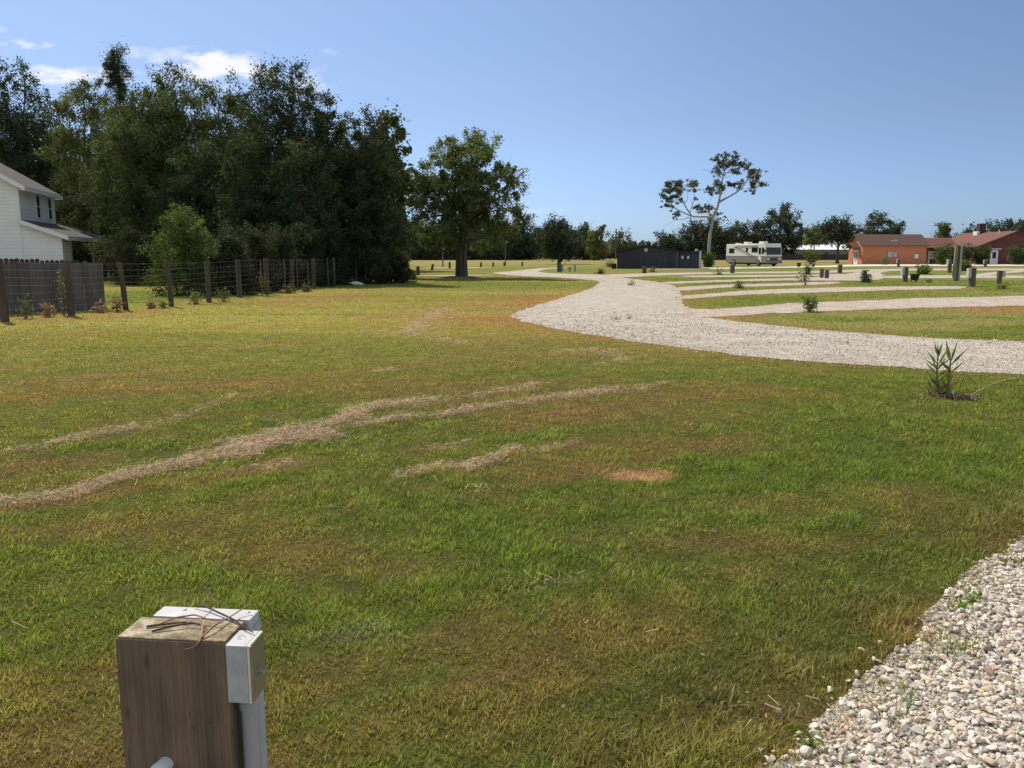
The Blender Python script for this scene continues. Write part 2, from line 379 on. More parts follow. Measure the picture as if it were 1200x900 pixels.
class MB:
    def __init__(s): s.v = []; s.f = []

    def face(s, pts):
        n = len(s.v); s.v += [tuple(p) for p in pts]; s.f.append(list(range(n, n + len(pts)))); return s

    def box(s, x0, x1, y0, y1, z0, z1, mtx=None):
        n = len(s.v)
        p = [(x0, y0, z0), (x1, y0, z0), (x1, y1, z0), (x0, y1, z0), (x0, y0, z1), (x1, y0, z1), (x1, y1, z1), (x0, y1, z1)]
        if mtx is not None: p = [tuple(mtx @ Vector(q)) for q in p]
        s.v += p
        s.f += [[n + i for i in q] for q in ((0, 3, 2, 1), (4, 5, 6, 7), (0, 1, 5, 4), (1, 2, 6, 5), (2, 3, 7, 6), (3, 0, 4, 7))]
        return s

    def prism(s, poly, axis, a, b):
        """poly in the two other axes, extruded along axis from a to b"""
        def mk(p, t):
            return {'x': (t, p[0], p[1]), 'y': (p[0], t, p[1]), 'z': (p[0], p[1], t)}[axis]
        n = len(s.v); k = len(poly)
        s.v += [mk(p, a) for p in poly] + [mk(p, b) for p in poly]
        s.f.append([n + i for i in range(k)][::-1]); s.f.append([n + k + i for i in range(k)])
        for i in range(k):
            j = (i + 1) % k; s.f.append([n + i, n + j, n + k + j, n + k + i])
        return s

    def tube(s, pts, rad, sides=6, cap=True):
        pts = [Vector(p) for p in pts]; n0 = len(s.v)
        if not hasattr(rad, '__len__'): rad = [rad] * len(pts)
        up = Vector((0.13, 0.21, 0.97))
        for i, p in enumerate(pts):
            d = (pts[min(i + 1, len(pts) - 1)] - pts[max(i - 1, 0)])
            if d.length < 1e-9: d = Vector((0, 0, 1))
            d.normalize()
            a = d.cross(up)
            if a.length < 0.15: a = d.cross(Vector((1, 0.1, 0)))
            a.normalize(); b = d.cross(a)
            for k in range(sides):
                t = 2 * math.pi * k / sides
                s.v.append(tuple(p + (a * math.cos(t) + b * math.sin(t)) * rad[i]))
        for i in range(len(pts) - 1):
            for k in range(sides):
                k2 = (k + 1) % sides
                s.f.append([n0 + i * sides + k, n0 + i * sides + k2, n0 + (i + 1) * sides + k2, n0 + (i + 1) * sides + k])
        if cap:
            s.f.append([n0 + k for k in range(sides)][::-1]); s.f.append([n0 + (len(pts) - 1) * sides + k for k in range(sides)])
        return s

    def lathe(s, prof, sides=20, c=(0, 0, 0), axis='z'):
        n0 = len(s.v)
        for r, z in prof:
            for k in range(sides):
                t = 2 * math.pi * k / sides
                q = (r * math.cos(t), r * math.sin(t), z)
                if axis == 'y': q = (q[0], q[2], q[1])
                s.v.append((c[0] + q[0], c[1] + q[1], c[2] + q[2]))
        for i in range(len(prof) - 1):
            for k in range(sides):
                k2 = (k + 1) % sides
                s.f.append([n0 + i * sides + k, n0 + i * sides + k2, n0 + (i + 1) * sides + k2, n0 + (i + 1) * sides + k])
        s.f.append([n0 + k for k in range(sides)][::-1]); s.f.append([n0 + (len(prof) - 1) * sides + k for k in range(sides)])
        return s

    def build(s, name, m, parent=None, bevel=0.0, smooth=False, loc=None, seg=2):
        me = bpy.data.meshes.new(name); me.from_pydata(s.v, [], s.f)
        bm = bmesh.new(); bm.from_mesh(me)
        bmesh.ops.recalc_face_normals(bm, faces=bm.faces)
        if bevel:
            es = [e for e in bm.edges if len(e.link_faces) == 2 and e.calc_face_angle(0) > 0.5]
            bmesh.ops.bevel(bm, geom=es, offset=bevel, segments=seg, affect='EDGES', profile=0.6)
        bm.to_mesh(me); bm.free()
        if smooth:
            me.polygons.foreach_set('use_smooth', [True] * len(me.polygons))
            if hasattr(me, 'set_sharp_from_angle'): me.set_sharp_from_angle(angle=R(40))
        me.materials.append(m)
        o = bpy.data.objects.new(name, me); COL.objects.link(o)
        if parent: o.parent = parent
        if loc: o.location = loc
        return o


def stuff(o, label, cat):
    o['kind'] = 'stuff'; o['label'] = label; o['category'] = cat
    return o


def structure(o, label=None):
    o['kind'] = 'structure'
    if label: o['label'] = label; o['category'] = o.name.split('.')[0].replace('_', ' ')
    return o


# ------------------------------------------------------------------ roads and pads (surveyed outlines)
ROAD = [(1320, 447), (1200, 438), (1120, 435), (1060, 431), (1000, 427), (940, 423), (900, 420), (850, 414), (800, 408), (750, 402),
        (720, 397), (680, 390), (650, 385), (620, 379), (605, 374), (601, 370), (612, 363), (632, 357), (652, 351), (672, 345), (688, 340),
        (698, 335), (704, 331), (698, 328.5), (678, 327), (647, 325), (610, 323.5), (580, 321), (578, 319.3), (603, 317.6), (622, 315.3),
        (640, 314), (664, 313.3), (664, 314.3), (645, 315), (634, 316.6), (631, 318.3), (636, 319.6), (655, 320.6), (680, 321.4), (700, 321.9),
        (722, 322.6), (730, 325.5), (760, 329), (785, 332.5), (795, 338), (800, 345), (800, 351), (802, 357), (808, 364), (814, 369.5), (840, 374),
        (880, 378.5), (950, 386), (1060, 395), (1200, 401), (1320, 405)]
PADS = [
    [(798, 361), (830, 362.6), (860, 361), (890, 358.5), (937, 355), (1000, 353), (1060, 350), (1130, 348.5), (1200, 347), (1320, 345),
     (1320, 356), (1200, 358.5), (1130, 360), (1060, 361.5), (1000, 363.5), (937, 366), (890, 368.5), (850, 371), (812, 373), (796, 370)],
    [(790, 347.5), (830, 344.5), (885, 340), (940, 338), (990, 336.7), (1060, 335.7), (1095, 335.5), (1132, 335.8),
     (1132, 338.2), (1095, 339.3), (1040, 340.5), (990, 342), (940, 343.5), (885, 345), (840, 347.5), (793, 352)],
    [(782, 337.5), (840, 334), (880, 333), (940, 331.5), (980, 330), (985, 332.5), (940, 334.5), (880, 336), (840, 337.5), (790, 342)],
    [(768, 330.8), (830, 328.8), (880, 327.2), (940, 326), (980, 323), (1005, 319), (1033, 315.5), (1050, 316.5), (1030, 320), (1038, 322.5),
     (1032, 329), (980, 329), (930, 328.8), (880, 329.6), (830, 331), (780, 333.5)],
    [(1035, 323.2), (1100, 322.8), (1200, 323), (1320, 323), (1320, 326), (1200, 326.3), (1100, 326.2), (1030, 326.5)],
    [(700, 322.2), (760, 320.3), (830, 319.2), (900, 318.5), (960, 317.8), (1020, 315.3), (1100, 314.7), (1200, 314.8), (1320, 314.8),
     (1320, 317), (1200, 317.2), (1100, 317), (1050, 317.3), (1000, 319), (960, 320), (900, 320.3), (830, 321.3), (770, 323), (722, 326)],
    [(800, 323.3), (860, 323), (950, 321.9), (992, 321), (992, 323), (950, 323.8), (860, 325.2), (800, 325)],
    [(1118, 325.5), (1160, 319), (1205, 316.3), (1205, 318.5), (1165, 321.8), (1145, 326)],
    [(490, 322.9), (580, 322.3), (580, 323.3), (490, 324)],
    [(500, 313.5), (575, 313.4), (575, 314.3), (500, 314.4)],
]
WALK = [(755, 314.4), (860, 313.5), (960, 311.9), (1004, 309.9), (1100, 309.7), (1200, 309.7), (1320, 309.7), (1320, 311.6), (1200, 311.7),
        (1100, 311.7), (1010, 312), (960, 313.5), (860, 315.1), (755, 316)]
DRIVE = [(880, 906), (905, 890), (940, 868), (975, 828), (1010, 800), (1040, 777), (1062, 757), (1082, 724), (1120, 694), (1150, 664), (1200, 632)]


def smooth_close(poly, it=1):
    p = [np.array(q, dtype=float) for q in poly]
    for _ in range(it):
        q = []
        for i in range(len(p)):
            a, b = p[i], p[(i + 1) % len(p)]
            q += [a * .75 + b * .25, a * .25 + b * .75]
        p = q
    return np.array(p)


def ragged(poly, amp, seed):
    """fine uneven edge, finer near the viewer's end of the site"""
    out = []
    n = len(poly)
    for i in range(n):
        a, b = poly[i], poly[(i + 1) % n]
        L = np.linalg.norm(b - a); D = max(2.0, np.linalg.norm((a + b) / 2))
        k = max(1, int(L / max(0.07, D * 0.008)))
        for j in range(k): out.append(a + (b - a) * j / k)
    out = np.array(out)
    nx = (fbm(out[:, 0] * 1.3, out[:, 1] * 1.3, seed, 4) - .5) * 2 + (vnoise(out[:, 0] * 7, out[:, 1] * 7, seed + 5) - .5) * 0.8
    ny = (fbm(out[:, 0] * 1.3, out[:, 1] * 1.3, seed + 91, 4) - .5) * 2 + (vnoise(out[:, 0] * 7, out[:, 1] * 7, seed + 7) - .5) * 0.8
    return out + np.stack([nx, ny], 1) * amp


def to_world(poly): return np.array([G(*p) for p in poly])


road_c = smooth_close(to_world(ROAD)); road_p = ragged(road_c, 0.16, 3)
pads_c = [smooth_close(to_world(p)) for p in PADS]
pads_p = [ragged(p, 0.22 if i < 3 else 0.3, 20 + i) for i, p in enumerate(pads_c)]
walk_p = smooth_close(to_world(WALK))
d0 = [G(*p) for p in DRIVE]
drive_c = np.array(d0 + [(4.3, 5.75), (6.5, 7.3), (9.5, 8.7), (13.5, 9.6), (16, 7.5), (12, -2), (-0.2, -2.0), (0.15, 1.2), (0.55, 2.1)])
drive_p = ragged(drive_c, 0.055, 60)
drive_p = drive_p + np.stack([vnoise(drive_p[:, 0] * 2.2, drive_p[:, 1] * 2.2, 8) - .5, vnoise(drive_p[:, 0] * 2.2, drive_p[:, 1] * 2.2, 9) - .5], 1) * .07


def sheet(name, poly, z, m):
    pts = [Vector((p[0], p[1], 0)) for p in poly]
    tris = geometry.tessellate_polygon([pts])
    V = [(p[0], p[1], z) for p in poly]
    T = []
    for t in tris:
        a, b, c = (poly[i] for i in t)
        cr = (b[0] - a[0]) * (c[1] - a[1]) - (b[1] - a[1]) * (c[0] - a[0])
        T.append(t if cr > 0 else (t[0], t[2], t[1]))
    return np_mesh(name, np.array(V), [np.array(T)], m)


structure(sheet('gravel_road', road_p, 0.006, M['gravel']), 'pale crushed stone road curving away through the lawn')
for i, p in enumerate(pads_p):
    structure(sheet('gravel_pad', p, 0.009 + 0.0013 * i, M['padgravel']))
structure(sheet('walkway', walk_p, 0.024, M['concrete']))
structure(sheet('gravel_drive', drive_p, 0.004, M['drivedust']), 'near corner of crushed stone drive with loose pale stones')


def inside(poly, x, y):
    r = np.zeros(len(x), dtype=bool)
    x0, y0 = poly.min(0); x1, y1 = poly.max(0)
    idx = np.where((x > x0) & (x < x1) & (y > y0) & (y < y1))[0]
    if len(idx) == 0: return r
    X, Y = x[idx], y[idx]; c = np.zeros(len(idx), dtype=bool)
    n = len(poly)
    for i in range(n):
        xa, ya = poly[i]; xb, yb = poly[(i + 1) % n]
        if ya == yb: continue
        k = ((ya > Y) != (yb > Y)) & (X < (xb - xa) * (Y - ya) / (yb - ya) + xa)
        c ^= k
    r[idx] = c
    return r


def edge_dist(poly, x, y, lim=4.0):
    d = np.full(len(x), lim)
    x0, y0 = poly.min(0) - lim; x1, y1 = poly.max(0) + lim
    idx = np.where((x > x0) & (x < x1) & (y > y0) & (y < y1))[0]
    if len(idx) == 0: return d
    X, Y = x[idx], y[idx]; dd = np.full(len(idx), lim)
    n = len(poly)
    for i in range(n):
        a = poly[i]; b = poly[(i + 1) % n]; ab = b - a; L2 = ab @ ab
        if L2 < 1e-12: continue
        t = np.clip(((X - a[0]) * ab[0] + (Y - a[1]) * ab[1]) / L2, 0, 1)
        dd = np.minimum(dd, np.hypot(X - a[0] - t * ab[0], Y - a[1] - t * ab[1]))
    d[idx] = dd
    return d


def any_gravel(x, y):
    r = inside(road_p, x, y) | inside(drive_p, x, y)
    for p in pads_p + [walk_p]: r |= inside(p, x, y)
    return r


# ------------------------------------------------------------------ straw rows left by mowing
ROWS = [  # (px, py, half width m, density 0..1)
    [(-60, 600, .16, .8), (0, 587, .17, 1), (100, 570, .17, 1), (200, 545, .2, 1), (255, 533, .2, 1), (300, 526, .22, 1), (335, 511, .40, 1), (380, 500, .38, 1), (420, 486, .24, 1),
     (455, 475, .16, .9), (500, 467, .12, .8), (560, 461, .12, .8), (600, 455, .12, .7), (637, 448, .08, .5)],
    [(400, 500, .2, .9), (450, 491, .13, 1), (520, 485, .13, 1), (600, 472, .15, 1), (650, 464, .15, .9), (690, 460, .12, .7), (740, 455, .12, .6), (792, 451, .1, .5)],
    [(-60, 533, .12, .5), (0, 527, .13, .7), (60, 519, .15, .8), (100, 512, .12, .7), (165, 499, .13, .7), (190, 492, .08, .3), (235, 480, .08, .6), (260, 470, .09, .6), (285, 461, .06, .5)],
    [(255, 552, .12, .6), (300, 546, .14, .8), (342, 538, .08, .5)],
    [(465, 563, .08, .8), (500, 553, .10, .9), (530, 546, .08, .7)],
    [(545, 553, .10, .8), (575, 540, .13, .9), (612, 525, .10, .7)],
    [(500, 528, .06, .6), (530, 522, .09, .7), (562, 516, .06, .5)],
    [(620, 530, .1, .4), (650, 522, .1, .5), (690, 514, .08, .4)],
    [(542, 574, .06, .8), (560, 571, .06, .8)],
    [(436, 436, .18, .6), (465, 432, .18, .6)],
    [(428, 388, .3, .25), (480, 392, .3, .3), (530, 399, .3, .35), (562, 403, .2, .3)],
    [(478, 392, .3, .4), (495, 378, .35, .5), (522, 362, .3, .35)],
    [(585, 701, .08, .25), (620, 688, .09, .4), (660, 671, .07, .3)],
    [(640, 413, .3, .3), (700, 411, .3, .35), (740, 424, .2, .3), (690, 430, .2, .3)],
]
row_segs = []
for row in ROWS:
    for a, b in zip(row[:-1], row[1:]):
        row_segs.append((np.array(G(a[0], a[1])), np.array(G(b[0], b[1])), a[2], b[2], a[3], b[3]))


def straw_amount(x, y):
    """0..1 cover of straw, on a broken edge"""
    s = np.zeros(len(x))
    x0_, y0_ = x, y
    x = x + (fbm(x * 1.3, y * 1.3, 501, 4) - .5) * .55; y = y + (fbm(x * 1.3 + 7, y * 1.3, 503, 4) - .5) * .55
    wob = (fbm(x * 1.9, y * 1.9, 401, 4) - .5) * 2.2 + 0.85
    wob = np.clip(wob, .25, 1.7)
    for a, b, wa, wb, da, db in row_segs:
        ab = b - a; L2 = ab @ ab
        t = np.clip(((x - a[0]) * ab[0] + (y - a[1]) * ab[1]) / L2, 0, 1)
        d = np.hypot(x - a[0] - t * ab[0], y - a[1] - t * ab[1])
        w = (wa + (wb - wa) * t) * wob * .82; dn = da + (db - da) * t
        s = np.maximum(s, dn * np.clip(1.25 - d / np.maximum(w, .02), 0, 1))
    brk = fbm(x0_ * 2.6, y0_ * 2.6, 77, 4)
    return s * (.35 + .65 * sstep(0.32, 0.58, brk + s * 0.18))


# colour patches of the lawn: (px, py, rx m, ry m, kind, amount)
PATCH = [(742, 555, .24, .15, 'bare', 1.0), (1060, 580, .3, .25, 'brown', .6), (1080, 505, .7, .6, 'green', .4), (0, 800, .10, .10, 'brown', .35),
         (620, 375, 2.4, 1.6, 'red', .7), (640, 352, 1.0, 5, 'red', .45), (560, 360, 2.2, 2.4, 'brown', .55), (840, 462, 1.0, .5, 'red', .55), (700, 480, 1.4, .7, 'brown', .5), (640, 455, 2.0, .9, 'brown', .45),
         (640, 545, .6, .5, 'brown', .4), (820, 520, .8, .3, 'brown', .5), (780, 630, .6, .2, 'brown', .5), (905, 590, .5, .2, 'brown', .35), (870, 640, .5, .18, 'brown', .45), (200, 610, .7, .3, 'brown', .4),
         (60, 620, .5, .2, 'red', .25), (330, 640, .6, .3, 'brown', .4), (100, 560, .8, .3, 'brown', .3), (820, 380, .6, 1.0, 'red', .9), (1190, 362, 2.0, 2.2, 'red', .8), (850, 372, 1.0, .7, 'red', .7),
         (430, 742, .09, .05, 'pale', .35), (405, 750, .16, .05, 'pale', .25), (985, 860, .07, .06, 'brown', .8), (940, 850, .12, .10, 'brown', .3),
         (1060, 740, .15, .1, 'brown', .5), (150, 790, .3, .15, 'brown', .3), (400, 660, .5, .25, 'brown', .35), (300, 450, 2.5, .8, 'brown', .25), (500, 640, .4, .2, 'green', .5), (680, 620, 1.0, .3, 'green', .6),
         (330, 470, .6, .25, 'green', .6), (200, 520, 1.4, .3, 'green', .6), (520, 510, 1.4, .3, 'green', .5), (600, 335, 9, 5, 'green', .75), (480, 332, 7, 3, 'green', .6), (1060, 460, 3, 1.4, 'green', .3),
         (640, 700, .8, .3, 'green', .4), (1100, 560, 1.2, .8, 'green', .35), (1080, 680, .7, .4, 'green', .6), (160, 348, 3.2, 6, 'green', .85), (90, 352, 2.5, 6, 'green', .6)]
PAL = dict(green=(.148, .194, .032), olive=(.232, .215, .046), brown=(.300, .180, .075), red=(.35, .175, .075), yellow=(.320, .275, .070), bare=(.70, .38, .20),
           pale=(.30, .29, .20), straw=(.54, .40, .25), tan=(.315, .25, .105), dark=(.075, .11, .020))
PAL = {k: np.array(v) for k, v in PAL.items()}


def lawn(x, y, fine=True):
    """colour of the turf at ground points"""
    n = len(x)
    dist = np.hypot(x, y)
    u = x * .78 + y * .62; v = -x * .62 + y * .78
    streak = fbm(u / 5.0, v / 0.55, 5, 4)
    n1 = fbm(x / 2.2, y / 2.2, 11, 5); n2 = fbm(x / 0.6 + 9, y / 0.6, 31, 4); n3 = fbm(x / 9.0, y / 9.0, 51, 3)
    c = np.tile(PAL['olive'], (n, 1))

    def mix(c, k, w): return c + (PAL[k] - c) * np.clip(w, 0, 1)[:, None]
    right = sstep(-1.0, 3.0, x - (y - 5) * .25)
    near_ = 1 - sstep(4, 11, dist)
    n4 = fbm(x / .28, y / .28, 35, 3)
    c = mix(c, 'green', sstep(.27, .68, n1 * .36 + streak * .26 + n2 * .24 + n4 * .22 + right * .06 + near_ * .085))
    c = mix(c, 'brown', sstep(.51, .70, streak * .48 + n3 * .25 + n2 * .2 + n4 * .14) * (0.8 - .35 * right))
    c = mix(c, 'red', sstep(.58, .75, n3 * .45 + n2 * .3 + (1 - streak) * .25) * .5)
    # the far left lawn is drier and yellower
    far = sstep(8.5, 19, y) * (1 - sstep(46, 60, y)) * (1 - sstep(2.5, 6.0, x - (y - 14) * .05))
    c = mix(c, 'yellow', far * (.30 + .55 * sstep(.3, .6, fbm(x / 5, y / 1.6, 71, 4))))
    c = mix(c, 'brown', far * sstep(.5, .68, fbm(x / 3.5 + 40, y / 1.3, 73, 4)) * .6)
    # park on the right: greener strips with dry ends, tan grass in the distance
    isl = sstep(12, 15, y) * sstep(4.0, 6.5, x - (y - 14) * .12) * (1 - sstep(60, 110, y))
    c = mix(c, 'green', isl * (.45 + .3 * n1)); c = mix(c, 'tan', isl * sstep(.52, .7, fbm(x / 4, y / 3.0, 83, 4)) * .55)
    c = mix(c, 'tan', sstep(85, 150, y) * (.45 + .5 * n3))
    d_road = edge_dist(road_c, x, y, 3.0)
    c = mix(c, 'red', np.exp(-d_road / .45) * sstep(.25, .6, n2) * .6)
    for p in pads_c[:7]:
        c = mix(c, 'red', np.exp(-edge_dist(p, x, y, 3.0) / .35) * .5)
    dd = edge_dist(drive_c, x, y, 1.0)
    c = mix(c, 'brown', np.exp(-dd / .08) * .55)
    c = mix(c, 'dark', np.exp(-((dd - .4) / .25) ** 2) * .35)
    for px, py, rx, ry, k, a in PATCH:
        gx, gy = G(px, py)
        q = ((x - gx) / rx) ** 2 + ((y - gy) / ry) ** 2
        m = np.where(q < 6)[0]
        if len(m) == 0: continue
        w = np.zeros(n); w[m] = a * sstep(1.7, .3, np.sqrt(q[m]) + (n2[m] - .5) * 1.6)
        c = mix(c, k, w)
    if fine:
        c = mix(c, 'straw', straw_amount(x, y) * .75)
    return np.clip(c, .004, 1)


def hgt(x, y):
    """gentle unevenness of the mown ground, dying out at gravel edges"""
    h = (fbm(x / 3.5, y / 3.5, 201, 3) - .5) * .10 * np.clip(1.4 - np.hypot(x, y) / 40, 0, 1)
    dr = np.minimum(edge_dist(road_c, x, y, 2.5), edge_dist(drive_c, x, y, 2.5))
    for p in pads_c[:3]: dr = np.minimum(dr, edge_dist(p, x, y, 2.5))
    w = sstep(0.3, 2.2, dr)
    w[inside(road_c, x, y) | inside(drive_c, x, y)] = 0
    for p in pads_c[:3]: w[inside(p, x, y)] = 0
    return h * w


def make_ground():
    r = np.concatenate([[0.05, 0.4], np.geomspace(0.8, 120, 620), np.geomspace(125, 7000, 60)])
    th = np.concatenate([np.linspace(-.72, .72, 400), np.linspace(.72, 2 * math.pi - .72, 60)[1:-1]])
    n, m = len(r), len(th)
    rr, tt = np.meshgrid(r, th, indexing='ij')
    x = (rr * np.sin(tt)).ravel(); y = (rr * np.cos(tt)).ravel()
    V = np.stack([x, y, hgt(x, y)], 1)
    c = lawn(x, y)
    i = np.arange(n - 1)[:, None] * m; j = np.arange(m)[None, :]; j2 = (j + 1) % m
    q = np.stack([i + j, i + j2, i + m + j2, i + m + j], -1).reshape(-1, 4)[:, ::-1]
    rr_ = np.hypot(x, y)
    c = c * (.42 + .60 * sstep(4, 24, rr_))[:, None]  # near ground painted darker as the shaded gaps between blades
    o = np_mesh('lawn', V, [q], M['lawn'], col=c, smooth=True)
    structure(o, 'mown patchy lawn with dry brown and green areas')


make_ground()


# ------------------------------------------------------------------ grass
def make_grass():
    xs, ys, hs, ws = [], [], [], []
    for r0, r1, dens, h, w in ((1.7, 4.0, 12500, .043, .0044), (4.0, 7.0, 6000, .042, .0057), (7, 12, 2300, .045, .0080), (12, 20, 950, .046, .012), (20, 34, 330, .048, .018), (34, 60, 80, .05, .032)):
        half = .70
        n = int(half * (r1 * r1 - r0 * r0) * dens)
        r = np.sqrt(RNG.uniform(r0 * r0, r1 * r1, n)); t = RNG.uniform(-half, half, n)
        xs.append(r * np.sin(t)); ys.append(r * np.cos(t)); hs.append(np.full(n, h)); ws.append(np.full(n, w))
    x = np.concatenate(xs); y = np.concatenate(ys); h = np.concatenate(hs); w = np.concatenate(ws)
    tuft = fbm(x * 5, y * 5, 301, 3)
    keep = RNG.random(len(x)) < np.clip(.45 + 1.4 * (tuft - .25), .25, 1)
    ing = any_gravel(x, y)
    ed = np.minimum(edge_dist(road_p, x, y, 1.2), edge_dist(drive_p, x, y, 1.2))
    for p in pads_p[:4]: ed = np.minimum(ed, edge_dist(p, x, y, 1.2))
    sc_ = .05 + .010 * np.hypot(x, y)
    keep &= ~ing | (RNG.random(len(x)) < .75 * np.exp(-ed / sc_) * (vnoise(x * 4, y * 4, 61) > .35))
    bgx, bgy = G(742, 555)
    keep &= ~((((x - bgx) / .24) ** 2 + ((y - bgy) / .15) ** 2 < .9) & (RNG.random(len(x)) < .8))
    x, y, h, w, tuft = x[keep], y[keep], h[keep], w[keep], tuft[keep]
    n = len(x)
    c = lawn(x, y)
    lush = sstep(.0, .06, c[:, 1] - c[:, 0])
    dd = edge_dist(drive_c, x, y, 1.0)
    h = h * RNG.uniform(.45, 1.25, n) * (.40 + 1.1 * tuft) * (.72 + .5 * lush)
    h *= 1 + (.2 + 1.3 * sstep(.4, .7, fbm(x * 3, y * 3, 88, 2))) * np.exp(-((dd - .22) / .22) ** 2)
    # individual blade tone, a share of dead blades, tips coloured paler and feet darker below
    rr_ = np.hypot(x, y)
    c = c * (RNG.uniform(.5, 1.45, (n, 1)) + .9 * RNG.random((n, 1)) ** 3) * ((1.16 + .02 * sstep(2.5, 9, rr_)) * (.8 + .5 * (vnoise(x * 9, y * 9, 5) - .2)))[:, None]
    c[:, 0] *= .96 + .05 * sstep(3, 9, rr_)
    c *= (.66 + .68 * tuft)[:, None]
    dead = RNG.random(n) < .16 - .08 * lush
    c[dead] = np.array([.46, .37, .20]) * RNG.uniform(.5, 1.15, (dead.sum(), 1))
    fresh = RNG.random(n) < .10 * lush
    c[fresh] = np.array([.19, .28, .045]) * RNG.uniform(.7, 1.2, (fresh.sum(), 1))
    a = RNG.uniform(0, 2 * math.pi, n); l = RNG.uniform(0, 2 * math.pi, n)
    # mowing lays the blades over a little
    lean = RNG.uniform(.15, 1.0, n) * h
    lx = np.cos(l) * lean + .12 * h; ly = np.sin(l) * lean + .10 * h
    z = hgt(x, y) - .004
    dx = np.cos(a) * w / 2; dy = np.sin(a) * w / 2
    hz = np.sqrt(np.maximum(h * h - .5 * lean * lean, .0001))
    b0 = np.stack([x - dx, y - dy, z], 1); b1 = np.stack([x + dx, y + dy, z], 1)
    mx, my, mz = x + lx * .35, y + ly * .35, z + hz * .58
    m0 = np.stack([mx - dx * .75, my - dy * .75, mz], 1); m1 = np.stack([mx + dx * .75, my + dy * .75, mz], 1)
    tp = np.stack([x + lx, y + ly, z + hz * .95], 1)
    V = np.stack([b0, b1, m1, m0, tp], 1).reshape(-1, 3)
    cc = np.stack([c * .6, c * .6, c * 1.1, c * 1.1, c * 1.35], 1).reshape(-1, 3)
    k = np.arange(n)[:, None] * 5
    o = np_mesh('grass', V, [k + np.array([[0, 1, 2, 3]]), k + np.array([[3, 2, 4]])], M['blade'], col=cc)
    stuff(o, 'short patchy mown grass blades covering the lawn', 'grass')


make_grass()


def make_straw():
    P0, A, Lh, Cc, Z = [], [], [], [], []
    X, Y = [], []
    for a, b, wa, wb, da, db in row_segs:
        L = np.linalg.norm(b - a); D = np.linalg.norm((a + b) / 2)
        n = int(L * (wa + wb) * 8500 * min(1.0, (7.5 / D)) * max(.15, (da + db) / 2))
        t = RNG.random(n); w = wa + (wb - wa) * t
        d = np.array([-(b - a)[1], (b - a)[0]]) / L
        off = RNG.normal(0, 1.0, n) * w + RNG.normal(0, .05, n)
        p = a + (b - a) * t[:, None] + d * off[:, None]
        X.append(p[:, 0]); Y.append(p[:, 1])
    # loose bits all over the lawn and at the drive's edge
    n = 1500
    r = np.sqrt(RNG.uniform(4, 100, n)); t = RNG.uniform(-.65, .65, n)
    X.append(r * np.sin(t)); Y.append(r * np.cos(t))
    for (px, py, s, n) in ((975, 845, .12, 350), (950, 862, .1, 250), (1065, 745, .1, 200), (742, 555, .15, 500), (445, 742, .2, 120)):
        g = G(px, py); X.append(RNG.normal(g[0], s, n)); Y.append(RNG.normal(g[1], s * .7, n))
    x = np.concatenate(X); y = np.concatenate(Y)
    am = straw_amount(x, y)
    k = RNG.random(len(x)) < np.clip(am * 1.6 + .05, 0, 1)
    k &= ~inside(road_p, x, y)
    x, y, am = x[k], y[k], am[k]; n = len(x)
    D = np.hypot(x, y)
    L = RNG.uniform(.018, .075, n) * (1 + D * .01); w = RNG.uniform(.0014, .0030, n) * np.maximum(1, D / 7.0)
    a = np.where(RNG.random(n) < .5, RNG.normal(.65, .5, n), RNG.uniform(0, math.pi, n))
    z = hgt(x, y) + .024 + np.abs(RNG.normal(0, .022, n)) * (.25 + am * 1.0)
    tilt = RNG.normal(0, .28, n)
    ex = np.stack([np.cos(a) * np.cos(tilt), np.sin(a) * np.cos(tilt), np.sin(tilt)], 1)
    rl = RNG.normal(0, .45, n)
    sd = np.stack([-np.sin(a) * np.cos(rl), np.cos(a) * np.cos(rl), np.sin(rl)], 1)
    c = np.stack([x, y, z], 1)
    V = np.stack([c - ex * (L / 2)[:, None] - sd * (w / 2)[:, None], c - ex * (L / 2)[:, None] + sd * (w / 2)[:, None],
                  c + ex * (L / 2)[:, None] + sd * (w / 2)[:, None], c + ex * (L / 2)[:, None] - sd * (w / 2)[:, None]], 1).reshape(-1, 3)
    col = np.array([.84, .61, .41]) * RNG.uniform(.35, 1.25, (n, 1)) * np.array([1, 1, 1])
    brn = RNG.random(n) < .25; col[brn] = np.array([.30, .20, .125]) * RNG.uniform(.6, 1.2, (brn.sum(), 1))
    gx, gy = G(742, 555); rd = ((x - gx) ** 2 + (y - gy) ** 2) < .3 ** 2
    col[rd] *= np.array([.95, .66, .48])
    kk = np.arange(n)[:, None] * 4
    o = np_mesh('dry_clippings', V, [kk + np.array([[0, 1, 2, 3]])], M['straw'], col=np.repeat(col, 4, 0))
    stuff(o, 'pale dry grass clippings lying in curved mowing rows on the lawn', 'clippings')


make_straw()


